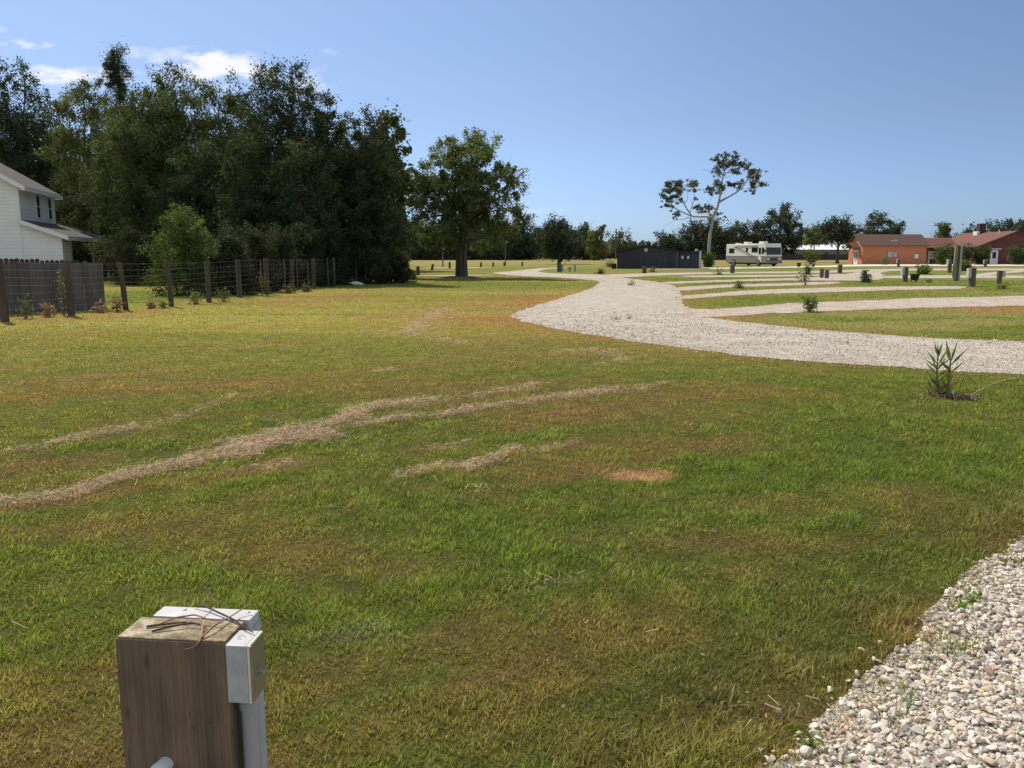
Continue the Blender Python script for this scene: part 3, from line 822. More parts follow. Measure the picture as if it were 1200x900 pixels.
def make_lawn_weeds():
    n = 900
    r = np.sqrt(RNG.uniform(2.0 ** 2, 11.0 ** 2, n)); t = RNG.uniform(-.68, .68, n)
    x, y = r * np.sin(t), r * np.cos(t)
    k = (~any_gravel(x, y)) & (RNG.random(n) < .25 + .75 * sstep(.45, .65, fbm(x * .9, y * .9, 611, 3)))
    x, y = x[k], y[k]
    C, S, K = [], [], []
    for a, b in zip(x, y):
        m = int(RNG.integers(5, 12)); rr = RNG.uniform(.015, .045); tone = RNG.uniform(.7, 1.25)
        p = RNG.normal(0, 1, (m, 3)) * np.array([rr, rr, .006]) + np.array([a, b, .040])
        col = np.array([(.13, .20, .035), (.19, .23, .05), (.13, .16, .045)][int(RNG.integers(0, 3))]) * tone
        C.append(p); S.append(np.full(m, RNG.uniform(.011, .022))); K.append(np.tile(col, (m, 1)) * RNG.uniform(.75, 1.25, (m, 1)))
    # fallen dry leaves
    n2 = 260
    r = np.sqrt(RNG.uniform(2.0 ** 2, 13.0 ** 2, n2)); t = RNG.uniform(-.68, .68, n2)
    q = np.stack([r * np.sin(t), r * np.cos(t), np.full(n2, .045)], 1); q = q[~any_gravel(q[:, 0], q[:, 1])]
    C.append(q); S.append(RNG.uniform(.016, .034, len(q))); K.append(np.array([(.30, .17, .08), (.42, .30, .16), (.20, .12, .07)])[RNG.integers(0, 3, len(q))])
    C = np.concatenate(C); C[:, 2] += hgt(C[:, 0], C[:, 1])
    V, Fp, cl = leaf_cards(C, np.concatenate(S), np.concatenate(K), 1.2, .75)
    o = np_mesh('lawn_weeds', V, Fp, M['softleaf'], None, cl)
    stuff(o, 'small broad leaved weeds and fallen dry leaves among the near grass', 'weeds')



# ------------------------------------------------------------------ loose stones
def ico(sub):
    bm = bmesh.new(); bmesh.ops.create_icosphere(bm, subdivisions=sub, radius=1)
    V = np.array([v.co[:] for v in bm.verts]); Fc = np.array([[v.index for v in f.verts] for f in bm.faces]); bm.free()
    return V, Fc


def make_stones():
    Vs, Fs, Cs = [], [], []; base = 0

    def batch(x, y, s, sub, z0):
        nonlocal base
        V0, F0 = ico(sub)
        protos = []
        for k in range(14):
            q = V0 * (1 + RNG.normal(0, .10, (len(V0), 1)))
            for _ in range(8):   # broken facets
                d = RNG.normal(0, 1, 3); d /= np.linalg.norm(d); o = RNG.uniform(.38, .8)
                t = q @ d; q = q - np.maximum(t - o, 0)[:, None] * d
            protos.append(q * np.array([1, RNG.uniform(.65, .95), RNG.uniform(.5, .8)]))
        pi = RNG.integers(0, 14, len(x))
        for k in range(14):
            m = np.where(pi == k)[0]
            if len(m) == 0: continue
            a = RNG.uniform(0, 2 * math.pi, len(m)); ti = RNG.normal(0, .35, len(m))
            ca, sa, ct, st = np.cos(a), np.sin(a), np.cos(ti), np.sin(ti)
            Rm = np.zeros((len(m), 3, 3))
            Rm[:, 0, 0] = ca * ct; Rm[:, 0, 1] = -sa; Rm[:, 0, 2] = ca * st
            Rm[:, 1, 0] = sa * ct; Rm[:, 1, 1] = ca; Rm[:, 1, 2] = sa * st
            Rm[:, 2, 0] = -st; Rm[:, 2, 2] = ct
            q = np.einsum('nij,vj->nvi', Rm, protos[k]) * s[m][:, None, None]
            q += np.stack([x[m], y[m], z0 + s[m] * RNG.uniform(.15, .55, len(m))], 1)[:, None, :]
            Vs.append(q.reshape(-1, 3))
            Fs.append((F0[None] + (np.arange(len(m)) * len(V0))[:, None, None] + base).reshape(-1, 3)); base += len(m) * len(V0)
            tone = RNG.normal(1, .17, len(m)).clip(.45, 1.4)
            c = np.array([.665, .59, .49]) * tone[:, None]
            kind = RNG.random(len(m))
            g = kind < .22; c[g] = np.array([.50, .455, .40]) * tone[g][:, None]
            g = (kind > .22) & (kind < .36); c[g] = np.array([.68, .54, .38]) * tone[g][:, None]
            g = (kind > .36) & (kind < .39); c[g] = np.array([.30, .265, .235]) * tone[g][:, None]
            g = kind > .998; c[g] = np.array([.45, .15, .09]) * tone[g][:, None]
            Cs.append(np.repeat(c, len(V0), 0))

    # near drive: two tiers
    for r0, r1, dens, sz, sub in ((1.8, 5.6, 3600, .0108, 2), (5.6, 9, 1100, .015, 1)):
        n = int(.5 * (r1 * r1 - r0 * r0) * .62 * dens)
        r = np.sqrt(RNG.uniform(r0 * r0, r1 * r1, n)); t = RNG.uniform(.15, .70, n)
        x, y = r * np.sin(t), r * np.cos(t)
        k = inside(drive_p, x, y); dd = edge_dist(drive_c, x, y, .5); k &= RNG.random(n) < (.35 + .65 * sstep(0, .22, dd))
        x, y = x[k], y[k]
        batch(x, y, sz * np.exp(RNG.normal(0, .42, len(x))).clip(.4, 2.3), sub, .004)
    # strays in the grass edge
    x = []; y = []
    for p in d0:
        x.append(RNG.normal(p[0] + .02, .07, 9)); y.append(RNG.normal(p[1] - .02, .07, 9))
    x = np.concatenate(x); y = np.concatenate(y)
    batch(x, y, .010 * np.exp(RNG.normal(0, .25, len(x))).clip(.5, 1.5), 2, .008)
    o = np_mesh('gravel_stones', np.concatenate(Vs), [np.concatenate(Fs)], M['stone'], col=np.concatenate(Cs))
    stuff(o, 'loose pale crushed stones of the near drive', 'stones')
    # curve of the main road, coarser with distance
    Vs.clear(); Fs.clear(); Cs.clear(); base = 0
    for r0, r1, dens, sz in ((9, 16, 520, .0105), (16, 27, 180, .015)):
        n = int(.72 * (r1 * r1 - r0 * r0) * dens / 1.0)
        r = np.sqrt(RNG.uniform(r0 * r0, r1 * r1, n)); t = RNG.uniform(-.05, .68, n)
        x, y = r * np.sin(t), r * np.cos(t)
        k = inside(road_p, x, y) | ((edge_dist(road_p, x, y, .6) < .35 * RNG.random(n) ** 3) & (RNG.random(n) < .5))
        k &= RNG.random(n) < 1.0 - .97 * sstep(14, 27, r) ** .7
        k &= RNG.random(n) < .25 + .75 * sstep(.3, .6, fbm(x * 1.2, y * 1.2, 333, 3))
        x, y = x[k], y[k]
        batch(x, y, sz * np.exp(RNG.normal(0, .38, len(x))).clip(.35, 2.2), 1, .004)
    o = np_mesh('road_stones', np.concatenate(Vs), [np.concatenate(Fs)], M['stone'], col=np.concatenate(Cs))
    stuff(o, 'loose pale crushed stones of the curving road', 'stones')


make_stones()

# ------------------------------------------------------------------ plants
def leaf_cards(C, size, col, up=0.35, aspect=.55, rng=RNG, droop=0.0):
    """one folded leaf-sized rhombus per centre"""
    n = len(C)
    d = rng.normal(0, 1, (n, 3)); d[:, 2] = d[:, 2] * .7 - droop; d /= np.linalg.norm(d, axis=1)[:, None]
    q = rng.normal(0, 1, (n, 3)); q[:, 2] += up * 2
    s = np.cross(d, q); s /= np.linalg.norm(s, axis=1)[:, None] + 1e-9
    nn = np.cross(s, d)
    L = (size * rng.uniform(.6, 1.3, n))[:, None]
    a = C - d * L * .5; b = C + d * L * .5
    w = s * L * aspect * .5
    lift = nn * L * .12
    V = np.stack([a, C + w + lift, b, C - w + lift], 1).reshape(-1, 3)
    k = np.arange(n)[:, None] * 4
    return V, [k + np.array([[0, 1, 2]]), k + np.array([[0, 2, 3]])], np.repeat(col, 4, 0)


make_lawn_weeds()


def crown_points(lobes, n, clump, rng, shell=.5, dark_low=.25):
    lob = np.array([(l[0], l[1], l[2], l[3], l[4] if len(l) > 4 else l[3]) for l in lobes], dtype=float)
    wts = lob[:, 3] * np.maximum(lob[:, 3], lob[:, 4]); nc = np.maximum(3, (wts / clump ** 2 * 2.2)).astype(int)
    idx = np.repeat(np.arange(len(lob)), nc)
    d = rng.normal(0, 1, (len(idx), 3)); d /= np.linalg.norm(d, axis=1)[:, None]
    rad = shell + (1.0 - shell) * rng.random(len(idx)) ** .6
    L = lob[idx]
    cc = L[:, :3] + d * (rad[:, None] * np.stack([L[:, 3], L[:, 3], L[:, 4]], 1))
    tone = rng.normal(1, .22, len(idx)).clip(.5, 1.6)
    k = rng.integers(0, len(cc), n)
    cs = clump * rng.uniform(.55, 1.35, len(cc))
    ax = d * .85 + np.array([0, 0, .28]) + rng.normal(0, .4, d.shape); ax /= np.linalg.norm(ax, axis=1)[:, None]
    tt = rng.uniform(-.8, .85, n)
    pts = cc[k] + ax[k] * (tt * cs[k])[:, None] + rng.normal(0, 1, (n, 3)) * (cs[k] * (.36 - .17 * tt))[:, None]
    pts[:, 2] = np.maximum(pts[:, 2], .03)
    return pts, tone[k], cc, idx


def make_tree(name, label, base, H, lobes, nleaf, leaf, clump, pal, trunk_r, group=None, cat='tree', fork=.45, seed=1, bark='bark', shell=.5, aspect=.55, trunks=1, limbs=True,
              mat='leaf', up=.35, twigs=True, trunk_top=None):
    rng = np.random.default_rng(seed)
    t = thing(name, label, cat, (base[0], base[1], 0), 0, group)
    mb = MB()
    lob = [tuple(l) for l in lobes]
    top = max(l[2] for l in lob) if trunk_top is None else trunk_top
    zf = H * fork
    trunk_lines = []
    for k in range(trunks):
        ox = (k - (trunks - 1) / 2) * trunk_r * .78; oy = rng.normal(0, trunk_r * .5) if trunks > 1 else 0
        lean = rng.normal(0, .018 if trunks == 1 else .010, 2) * H + np.array([ox * 1.5, 0])
        pts = []; rad = []
        for s in np.linspace(0, 1, 9):
            z = s * top
            pts.append((ox + lean[0] * s + rng.normal(0, .02) * H * .25 * s, oy + lean[1] * s, z - (.1 if s == 0 else 0)))
            rad.append(trunk_r * ((1 - s) ** .8 * .86 + .07) * (1.5 if s == 0 else 1) * (1 / math.sqrt(trunks) if trunks > 1 else 1))
        mb.tube(pts, rad, 8); trunk_lines.append(pts)
    pts, tone, cc, idx = crown_points(lob, nleaf, clump, rng, shell)
    if limbs:
        for i, l in enumerate(lob):
            line = trunk_lines[i % trunks]
            c = np.array(l[:3], dtype=float)
            hz = math.hypot(c[0], c[1])
            z0 = min(max(c[2] - hz * .75 - l[3] * .3, zf * .55), top * .92, max(.4, c[2] - .05))
            s = z0 / top * 8; a = int(min(7, s)); fr = s - a
            st = np.array(line[a]) * (1 - fr) + np.array(line[a + 1]) * fr
            r0 = max(.015, trunk_r * .42 * (1 - z0 / (top * 1.15)) + .02)
            mid = st * .5 + c * .5 + np.array([0, 0, hz * .10]) + rng.normal(0, .06, 3) * hz
            mb.tube([st, st * .7 + mid * .3, mid, mid * .4 + c * .6, c], [r0, r0 * .85, r0 * .65, r0 * .45, r0 * .25], 5)
            if twigs:
                for j in np.where(idx == i)[0][:14]:
                    e = cc[j]; m2 = c * .45 + e * .55 + rng.normal(0, .08, 3) * l[3]
                    mb.tube([c * .8 + mid * .2, m2, e], [r0 * .28, r0 * .2, r0 * .08], 3, False)
    mb.build('trunk', M[bark], t, smooth=True)
    pal = np.array(pal)
    ci = rng.integers(0, len(pal), nleaf)
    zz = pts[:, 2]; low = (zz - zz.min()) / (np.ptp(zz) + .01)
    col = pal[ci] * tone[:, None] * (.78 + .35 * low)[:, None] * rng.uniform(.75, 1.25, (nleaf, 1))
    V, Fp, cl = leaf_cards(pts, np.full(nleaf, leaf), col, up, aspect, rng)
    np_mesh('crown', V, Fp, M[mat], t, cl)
    return t


DK = [(.050, .072, .032), (.066, .090, .038), (.084, .104, .046)]
MD = [(.090, .118, .044), (.115, .142, .050), (.145, .160, .058)]
OL = [(.165, .185, .066), (.205, .215, .074), (.130, .155, .056)]
YG = [(.13, .18, .035), (.17, .21, .045), (.10, .15, .03)]
FD = [(.058, .076, .050), (.072, .090, .056), (.088, .104, .060)]     # far, slightly hazed


def auto_lobes(H, W, z0, shape, n, rng, flat=1.0):
    """ragged crown outline: lobes spread through a profile"""
    out = []
    for i in range(n):
        s = (i + rng.random()) / n
        prof = {'oval': math.sin(math.pi * (0.12 + .82 * s)) ** .6, 'cone': 1 - .72 * s, 'column': (1 - s ** 3 * .6), 'dome': math.sqrt(max(.05, 1 - (s * .95) ** 2)), 'spread': math.sin(math.pi * (.2 + .62 * s)) ** .5}[shape]
        a = i * 2.399 + rng.random() * .8
        r = prof * W / 2
        lr = max(.08 * W, min(.25 * W, r * rng.uniform(.36, .58)))
        o = max(0, r - lr * .85) * rng.uniform(.65, 1.0)
        z = z0 + (H - z0 - lr * .6) * s
        out.append((math.cos(a) * o, math.sin(a) * o, z, lr, lr * rng.uniform(.75, 1.05) * flat))
    return out


def px_tree(name, label, px, top, wpx, Y, shape, pal, n=16000, leaf=.24, clump=.55, z0=.5, nl=16, seed=1, cat='tree', group=None, tr=.16, shell=.5, bark='bark', base_px=None, **kw):
    rng = np.random.default_rng(seed)
    H = P(px, top, Y).z; W = wpx / F * Y
    x = GX(px, Y)
    near = Y < 80
    W *= 1.14 if near else 1.08
    n = int(n * (2.4 if near else 1.5)); leaf *= .62 if near else .8; nl = int(nl * 1.6)
    lobes = auto_lobes(H, W, z0 if z0 > 0 else .5, shape, nl, rng)
    return make_tree(name, label, (x, Y), H, lobes, n, leaf, clump, pal, tr, group, cat, seed=seed, shell=shell, bark=bark, **kw)


WOODS = 'trees of the dark wood behind the fence'
# --- front row of the wood on the left, from the house to the corner by the lone oak
px_tree('broadleaf_tree', 'dark tall tree cut by the left picture edge behind the white house', -22, 58, 150, 60, 'oval', DK, 22000, .27, .6, 1.0, 18, 101, group=WOODS)
px_tree('broadleaf_tree', 'dark broad tree above the white house roof, left of the pale green tree', 38, 66, 110, 62, 'dome', DK, 20000, .27, .6, 1.0, 18, 102, group=WOODS)
px_tree('broadleaf_tree', 'pale olive loose tree top directly left of the pine spire', 112, 84, 80, 59, 'oval', OL, 12000, .27, .55, 2.0, 14, 103, group=WOODS, shell=.35)
px_tree('pine_tree', 'dark narrow pine spire rising above the wood against the cloud', 152, 57, 66, 66, 'cone', DK, 13000, .30, .55, 7.5, 22, 104, group=WOODS, shell=.2, tr=.2, aspect=.3)
px_tree('broadleaf_tree', 'olive tree with low sunlit branches right of the white house porch', 176, 104, 120, 50, 'column', MD, 22000, .23, .5, 1.2, 20, 105, group=WOODS)
px_tree('broadleaf_tree', 'tall brownish green tree in the wood, right of the pine spire', 216, 76, 110, 52, 'oval', MD, 20000, .24, .52, .8, 18, 106, group=WOODS)
px_tree('broadleaf_tree', 'dense green tree in the wood directly above the bright bush', 268, 88, 112, 51, 'oval', MD, 20000, .24, .52, .6, 18, 107, group=WOODS)
px_tree('broadleaf_tree', 'highest open oak of the wood with sky showing through its twiggy top', 338, 62, 128, 50, 'oval', DK, 24000, .22, .52, .8, 26, 108, group=WOODS, shell=.3, tr=.24)
px_tree('broadleaf_tree', 'dark oak with ragged top between the highest oak and the wood corner', 386, 112, 84, 49, 'oval', DK, 17000, .22, .48, .5, 17, 109, group=WOODS)
px_tree('broadleaf_tree', 'dense blackish tree leafy to the ground at the wood corner', 432, 134, 84, 47, 'column', DK, 24000, .22, .48, .3, 20, 110, group=WOODS)
px_tree('broadleaf_tree', 'lighter large leaved tree peeping out behind the blackish corner tree', 458, 134, 52, 58, 'oval', MD, 3800, .42, .6, 3.5, 10, 111, group=WOODS, shell=.3)
px_tree('broadleaf_tree', 'dark leafy tree behind the wire fence, left of the highest oak', 300, 150, 90, 45.5, 'column', DK, 17000, .21, .48, .2, 17, 112, group=WOODS)
px_tree('broadleaf_tree', 'dark low tree behind the wire fence, right of the highest oak trunk', 362, 165, 90, 45, 'column', DK, 17000, .21, .48, .2, 17, 113, group=WOODS)
px_tree('broadleaf_tree', 'dark low tree behind the bright bush by the wire fence', 235, 170, 100, 47, 'column', DK, 17000, .22, .5, .2, 17, 114, group=WOODS)
px_tree('broadleaf_tree', 'shaded low tree right behind the white house porch', 128, 175, 90, 62, 'column', DK, 15000, .27, .6, .2, 16, 115, group=WOODS)
px_tree('broadleaf_tree', 'shaded tree in the second row of the wood above the porch roof', 75, 110, 110, 72, 'column', DK, 16000, .32, .7, .5, 16, 116, group=WOODS)
px_tree('broadleaf_tree', 'second row tree closing the gap behind the brownish green tree', 195, 100, 130, 70, 'column', DK, 16000, .32, .7, .4, 16, 117, group=WOODS)
px_tree('broadleaf_tree', 'second row tree closing the gap left of the highest oak', 290, 108, 130, 66, 'column', DK, 16000, .30, .7, .4, 16, 118, group=WOODS)
px_tree('broadleaf_tree', 'second row tree behind the ragged topped dark oak', 395, 148, 110, 62, 'column', DK, 16000, .28, .65, .4, 16, 119, group=WOODS)
px_tree('leafy_shrub', 'yellowish low shrub at the foot of the wood corner beside the lawn', 464, 296, 40, 48, 'dome', MD, 2600, .20, .35, .3, 7, 120, cat='shrub', tr=.05)
px_tree('leafy_shrub', 'dark undergrowth shrub filling the wood edge right of the last fence posts', 425, 262, 70, 46, 'dome', DK, 8000, .18, .4, .2, 9, 121, cat='shrub', tr=.05)
px_tree('leafy_shrub', 'dark undergrowth shrub behind the middle fence posts', 340, 262, 100, 42, 'dome', DK, 9000, .17, .4, .2, 10, 122, cat='shrub', tr=.05)
px_tree('leafy_shrub', 'dark undergrowth shrub behind the fence, right of the bright bush', 276, 262, 90, 39, 'dome', DK, 8000, .16, .4, .2, 10, 123, cat='shrub', tr=.05)
for i, (px, top, w_, Y, lab) in enumerate(((272, 281, 46, 33.5, 'dark low thicket behind the fence just right of the bright bush'), (303, 276, 46, 36.5, 'dark low thicket behind the fence at its brown weed covered post'),
                                          (332, 274, 44, 39.5, 'dark low thicket behind the paired middle fence posts'), (360, 270, 44, 42, 'dark low thicket behind the last tall fence posts'),
                                          (388, 268, 44, 44, 'dark low thicket behind the last thin fence post'), (155, 268, 60, 44, 'dark low thicket at the back of the sunlit grass behind the fence'))):
    px_tree('thicket_shrub', lab, px, top, w_, Y, 'dome', [(.040, .055, .028), (.055, .066, .032), (.075, .068, .042)], 4200, .17, .4, .15, 9, 700 + i, cat='shrub', tr=.04, group='thicket along the back of the wire fence')
# bright bush behind the fence
px_tree('leafy_bush', 'bright green bush as tall as a house porch behind the wire fence', 219, 240, 84, 33, 'dome', [(.115, .155, .040), (.155, .20, .048), (.085, .115, .034)], 9000, .15, .34, .25, 15, 130, cat='bush', tr=.06, shell=.4, mat='softleaf')

# --- the lone oak by the lawn's far end
OY = 58.0
ob = P(541, 325, OY)


def oak_lobes():
    rng = np.random.default_rng(5)
    out = []
    for px, py, r in ((545, 166, 22), (520, 182, 24), (570, 178, 25), (500, 208, 22), (590, 205, 19), (540, 212, 34), (508, 236, 26), (574, 232, 28), (601, 214, 11), (602, 240, 12),
                      (530, 264, 32), (490, 258, 16), (574, 262, 24), (505, 276, 13), (596, 262, 12), (540, 190, 30), (555, 240, 30), (486, 226, 10), (574, 274, 11), (490, 240, 14), (505, 286, 13), (532, 284, 14), (562, 286, 14), (588, 284, 11), (496, 268, 13), (588, 272, 12), (606, 226, 10), (482, 212, 8), (538, 240, 32), (520, 222, 24), (564, 214, 24), (606, 254, 9)):
        c = P(px, py, OY); rr = r / F * OY
        dy = rng.uniform(-1, 1) * max(.3, 2.6 - rr)
        out.append((c.x - ob.x, dy, c.z, rr, rr * .8))
    return out


make_tree('oak_tree', 'lone spreading oak with forked trunk standing on the lawn past the wood corner', (ob.x, OY), 11, oak_lobes(), 54000, .17, .50, [(.130, .168, .066), (.162, .200, .076), (.205, .230, .088)],
          .30, None, 'tree', fork=.62, seed=201, trunks=3, shell=.2, trunk_top=8.6, mat='softleaf')

# mulch ring at the oak's foot
mr = MB(); mr.lathe([(1.5, .0), (1.3, .05), (.8, .1), (.2, .13)], 22, (ob.x, OY, 0))
o = mr.build('mulch', M['mulch']); structure(o, 'brown bare soil ring at the foot of the lone oak')


# --- open half-dead tree in the middle distance
def sparse_tree():
    Y = 108.0
    b = P(829, 312, Y)
    t = thing('sparse_tree', 'half bare tree with pale crooked limbs and few leaf tufts beside the charcoal shed', 'tree', (b.x, Y, 0))
    rng = np.random.default_rng(77)
    mb = MB()

    def q(x, y, d=0.0):
        p = P(760 + x / 7.5, 170 + y / 7.5, Y); return (p.x - b.x, d, p.z)
    L = [
        ([(527, 1065, 0), (528, 960, 0), (532, 880, 0), (542, 780, 0), (556, 700, 0), (566, 630, 0)], .30, .19),
        ([(566, 630, 0), (600, 560, -.2), (615, 490, -.3), (625, 430, -.4), (628, 380, -.5), (640, 300, -.6), (655, 230, -.7), (690, 170, -.8)], .22, .05),
        ([(612, 505, -.3), (650, 480, -.8), (700, 450, -1.5), (745, 420, -2), (785, 372, -2.4), (830, 310, -2.8), (880, 270, -3.2), (940, 240, -3.4)], .17, .04),
        ([(830, 330, -2.7), (880, 345, -3), (940, 345, -3.2), (1005, 345, -3.4)], .07, .03),
        ([(745, 420, -2), (730, 390, -2), (700, 360, -1.4)], .06, .03),
        ([(655, 250, -.7), (720, 240, -.3), (790, 200, 0), (870, 190, .4)], .08, .03),
        ([(628, 340, -.5), (610, 290, -.2), (590, 240, .2), (610, 150, .5)], .07, .03),
        ([(625, 330, -.5), (660, 290, 0), (740, 265, .6)], .05, .02),
        ([(640, 300, -.6), (570, 235, 0), (520, 220, .2), (475, 210, .3)], .04, .015),
        ([(562, 632, 0), (510, 628, .5), (450, 628, 1.0), (395, 620, 1.4), (350, 595, 1.8), (300, 570, 2.1), (250, 535, 2.3), (215, 490, 2.5), (180, 430, 2.6)], .17, .04),
        ([(560, 622, 0), (530, 600, -.4), (470, 598, -.8), (420, 605, -1.0)], .08, .04),
        ([(395, 612, 1.4), (360, 570, 1), (325, 520, .7), (300, 470, .4), (280, 420, .2), (250, 350, 0)], .12, .03),
        ([(325, 515, .7), (350, 480, .5), (350, 430, .3), (335, 400, .2)], .05, .02),
        ([(380, 590, 1.2), (398, 530, .9), (410, 470, .7), (408, 400, .5), (395, 340, .4)], .07, .025),
        ([(398, 530, .9), (380, 470, .6)], .04, .02),
        ([(500, 525, -.6), (520, 490, -.8), (548, 460, -1)], .04, .02),
        ([(500, 560, -.6), (500, 525, -.6)], .04, .03),
        ([(380, 628, 1.4), (345, 645, 1.6), (300, 650, 1.8), (260, 648, 1.9), (230, 672, 2), (195, 692, 2), (150, 712, 2)], .06, .012),
        ([(620, 430, -.4), (570, 410, -.2), (530, 390, 0)], .06, .02),
    ]
    for pts, r0, r1 in L:
        pp = [Vector(q(*p)) for p in pts]; n = len(pp)
        mb.tube(pp, [(r0 + (r1 - r0) * i / (n - 1)) * .8 for i in range(n)], 6)
    tufts = [(150, 390, 34), (175, 350, 30), (230, 318, 28), (280, 325, 24), (235, 385, 38), (285, 385, 32), (200, 465, 36), (240, 470, 30), (180, 510, 20), (215, 535, 22), (135, 440, 16), (120, 540, 8), (115, 497, 6),
             (390, 340, 34), (425, 335, 20), (355, 355, 18), (410, 395, 20), (440, 460, 12), (240, 610, 24), (215, 640, 14), (425, 555, 22), (455, 545, 20), (490, 570, 20), (520, 550, 24), (555, 555, 20), (625, 600, 16), (600, 610, 14),
             (585, 255, 26), (655, 350, 40), (600, 365, 22), (690, 350, 22), (540, 385, 22), (550, 420, 20), (625, 420, 20), (515, 385, 12), (620, 100, 22), (650, 160, 32), (690, 95, 26), (735, 110, 26), (720, 150, 34), (760, 160, 24),
             (610, 195, 24), (660, 205, 20), (720, 215, 22), (780, 240, 24), (820, 165, 22), (870, 190, 30), (930, 225, 28), (975, 235, 20), (900, 265, 26), (940, 270, 30), (980, 275, 16), (880, 345, 28), (990, 345, 26), (1015, 355, 12),
             (915, 400, 20), (935, 420, 10), (790, 370, 24), (745, 360, 16), (830, 310, 14), (970, 310, 14), (700, 180, 20), (590, 130, 14), (885, 375, 14), (770, 340, 14)]
    C = []; K = []
    for x, y, r in tufts:
        n = int(r * r * .40) + 8
        c = np.array(q(x, y, rng.normal(0, 1.0))); s = r / 7.5 / F * Y
        sub = rng.normal(0, 1, (9, 3)) * s * np.array([.85, .85, .6]); kk = rng.integers(0, 9, n)
        for q_ in sub: mb.tube([c - np.array([0, 0, s * .5]), c + q_ * .5 - np.array([0, 0, s * .1]), c + q_ * 1.15], [.02, .014, .006], 3, False)
        C.append(c + sub[kk] + rng.normal(0, 1, (n, 3)) * s * np.array([.34, .34, .24])); K.append(np.full(n, rng.uniform(.75, 1.3)))
    mb.build('trunk', M['palebark'], t, smooth=True)
    C = np.concatenate(C); K = np.concatenate(K)
    pal = np.array([(.085, .100, .050), (.11, .122, .058), (.135, .12, .066)])
    col = pal[rng.integers(0, 3, len(C))] * K[:, None]
    V, Fp, cl = leaf_cards(C, np.full(len(C), .20), col, .3, .6, rng)
    np_mesh('crown', V, Fp, M['leaf'], t, cl)


sparse_tree()

# --- distant trees, left to right
FAR = 'trees along the far side of the park'
px_tree('distant_tree', 'dark far tree behind the lower left crown of the lone oak', 492, 256, 60, 238, 'dome', FD, 6000, .8, 1.8, .5, 11, 301, group=FAR, tr=.3)
px_tree('distant_tree', 'dark far tree seen behind the lone oak trunk', 535, 250, 80, 242, 'dome', FD, 7000, .8, 1.8, .5, 12, 302, group=FAR, tr=.3)
px_tree('distant_tree', 'dark far tree behind the lower right crown of the lone oak', 582, 250, 66, 240, 'dome', FD, 7000, .8, 1.8, .5, 12, 303, group=FAR, tr=.3)
px_tree('distant_tree', 'loose far tree with sky gaps just right of the lone oak', 614, 251, 52, 244, 'oval', FD, 4600, .8, 1.7, .5, 12, 304, group=FAR, tr=.3, shell=.3)
px_tree('distant_tree', 'broad dark tree on a short trunk standing in the field behind the blue posts', 655, 257, 54, 138, 'oval', FD, 5500, .50, 1.0, 1.6, 12, 305, group=FAR, tr=.28)
px_tree('distant_tree', 'rounded dark far tree just left of the yellowish treetop', 684, 262, 46, 236, 'dome', FD, 5000, .72, 1.4, .6, 11, 306, group=FAR, tr=.35)
px_tree('distant_tree', 'yellowish topped far tree between rounded dark tree and utility poles', 699, 263, 28, 225, 'oval', OL, 2400, .75, 1.2, 1, 9, 307, group=FAR, tr=.3)
px_tree('distant_tree', 'thin far tree around the two bare utility poles', 726, 271, 34, 300, 'oval', MD, 1500, .9, 1.5, 1.5, 10, 308, group=FAR, tr=.3, shell=.2)
px_tree('distant_tree', 'low dark far tree just left of the charcoal shed roof', 739, 284, 26, 320, 'dome', FD, 1500, 1.1, 1.7, .5, 7, 309, group=FAR, tr=.3)
px_tree('distant_tree', 'lowest dark far tree rising behind the right slope of the charcoal shed', 781, 275, 50, 240, 'dome', FD, 5500, .8, 1.7, .5, 10, 310, group=FAR, tr=.3)
px_tree('distant_tree', 'wide flat topped far tree behind the half bare tree trunk', 826, 257, 74, 244, 'spread', FD, 9500, .8, 1.7, .5, 14, 311, group=FAR, tr=.35)
px_tree('distant_tree', 'dark far tree directly behind the rear of the motorhome', 862, 262, 50, 243, 'dome', FD, 6000, .8, 1.7, .5, 11, 312, group=FAR, tr=.3)
px_tree('distant_tree', 'dark far tree behind the roof vents of the motorhome', 885, 264, 48, 246, 'dome', FD, 6000, .8, 1.7, .5, 11, 313, group=FAR, tr=.3)
px_tree('distant_tree', 'tallest round far tree behind the front of the motorhome', 912, 240, 52, 245, 'oval', FD, 8500, .75, 1.6, .5, 14, 314, group=FAR, tr=.35)
px_tree('distant_tree', 'low dark far tree between the motorhome and white roofed building', 938, 268, 34, 330, 'dome', FD, 2500, 1.1, 1.8, .6, 8, 315, group=FAR, tr=.35)
px_tree('distant_tree', 'olive brown far tree left of the dome shaped tree', 954, 268, 34, 170, 'oval', OL, 2600, .55, 1.0, 4.6, 9, 316, group=FAR, tr=.2)
px_tree('distant_tree', 'dome shaped dark tree on a leaning trunk left of the orange building', 981, 259, 50, 150, 'dome', FD, 6000, .50, 1.0, 5.0, 13, 317, group=FAR, tr=.28)
px_tree('distant_tree', 'loose crowned tree behind the orange building roof', 1026, 251, 40, 165, 'oval', FD, 3600, .55, 1.0, 2, 11, 318, group=FAR, tr=.3, shell=.35)
px_tree('distant_tree', 'smaller tree beside the loose crowned one behind the orange building', 1049, 259, 22, 168, 'oval', FD, 1500, .55, 1.0, 2, 7, 319, group=FAR, tr=.25)
px_tree('distant_tree', 'light green feathery tree behind the roof joining orange and red buildings', 1103, 260, 32, 170, 'cone', MD, 3000, .50, .9, 1, 10, 320, group=FAR, tr=.25, shell=.3)
px_tree('distant_tree', 'leftmost dark pine mass behind the red building chimney', 1136, 266, 44, 260, 'dome', FD, 3500, .85, 1.5, 2, 9, 321, group=FAR, tr=.35)
px_tree('distant_tree', 'dark pine mass right of the red building chimney', 1164, 260, 36, 255, 'spread', FD, 3500, .85, 1.5, 2, 9, 322, group=FAR, tr=.35)
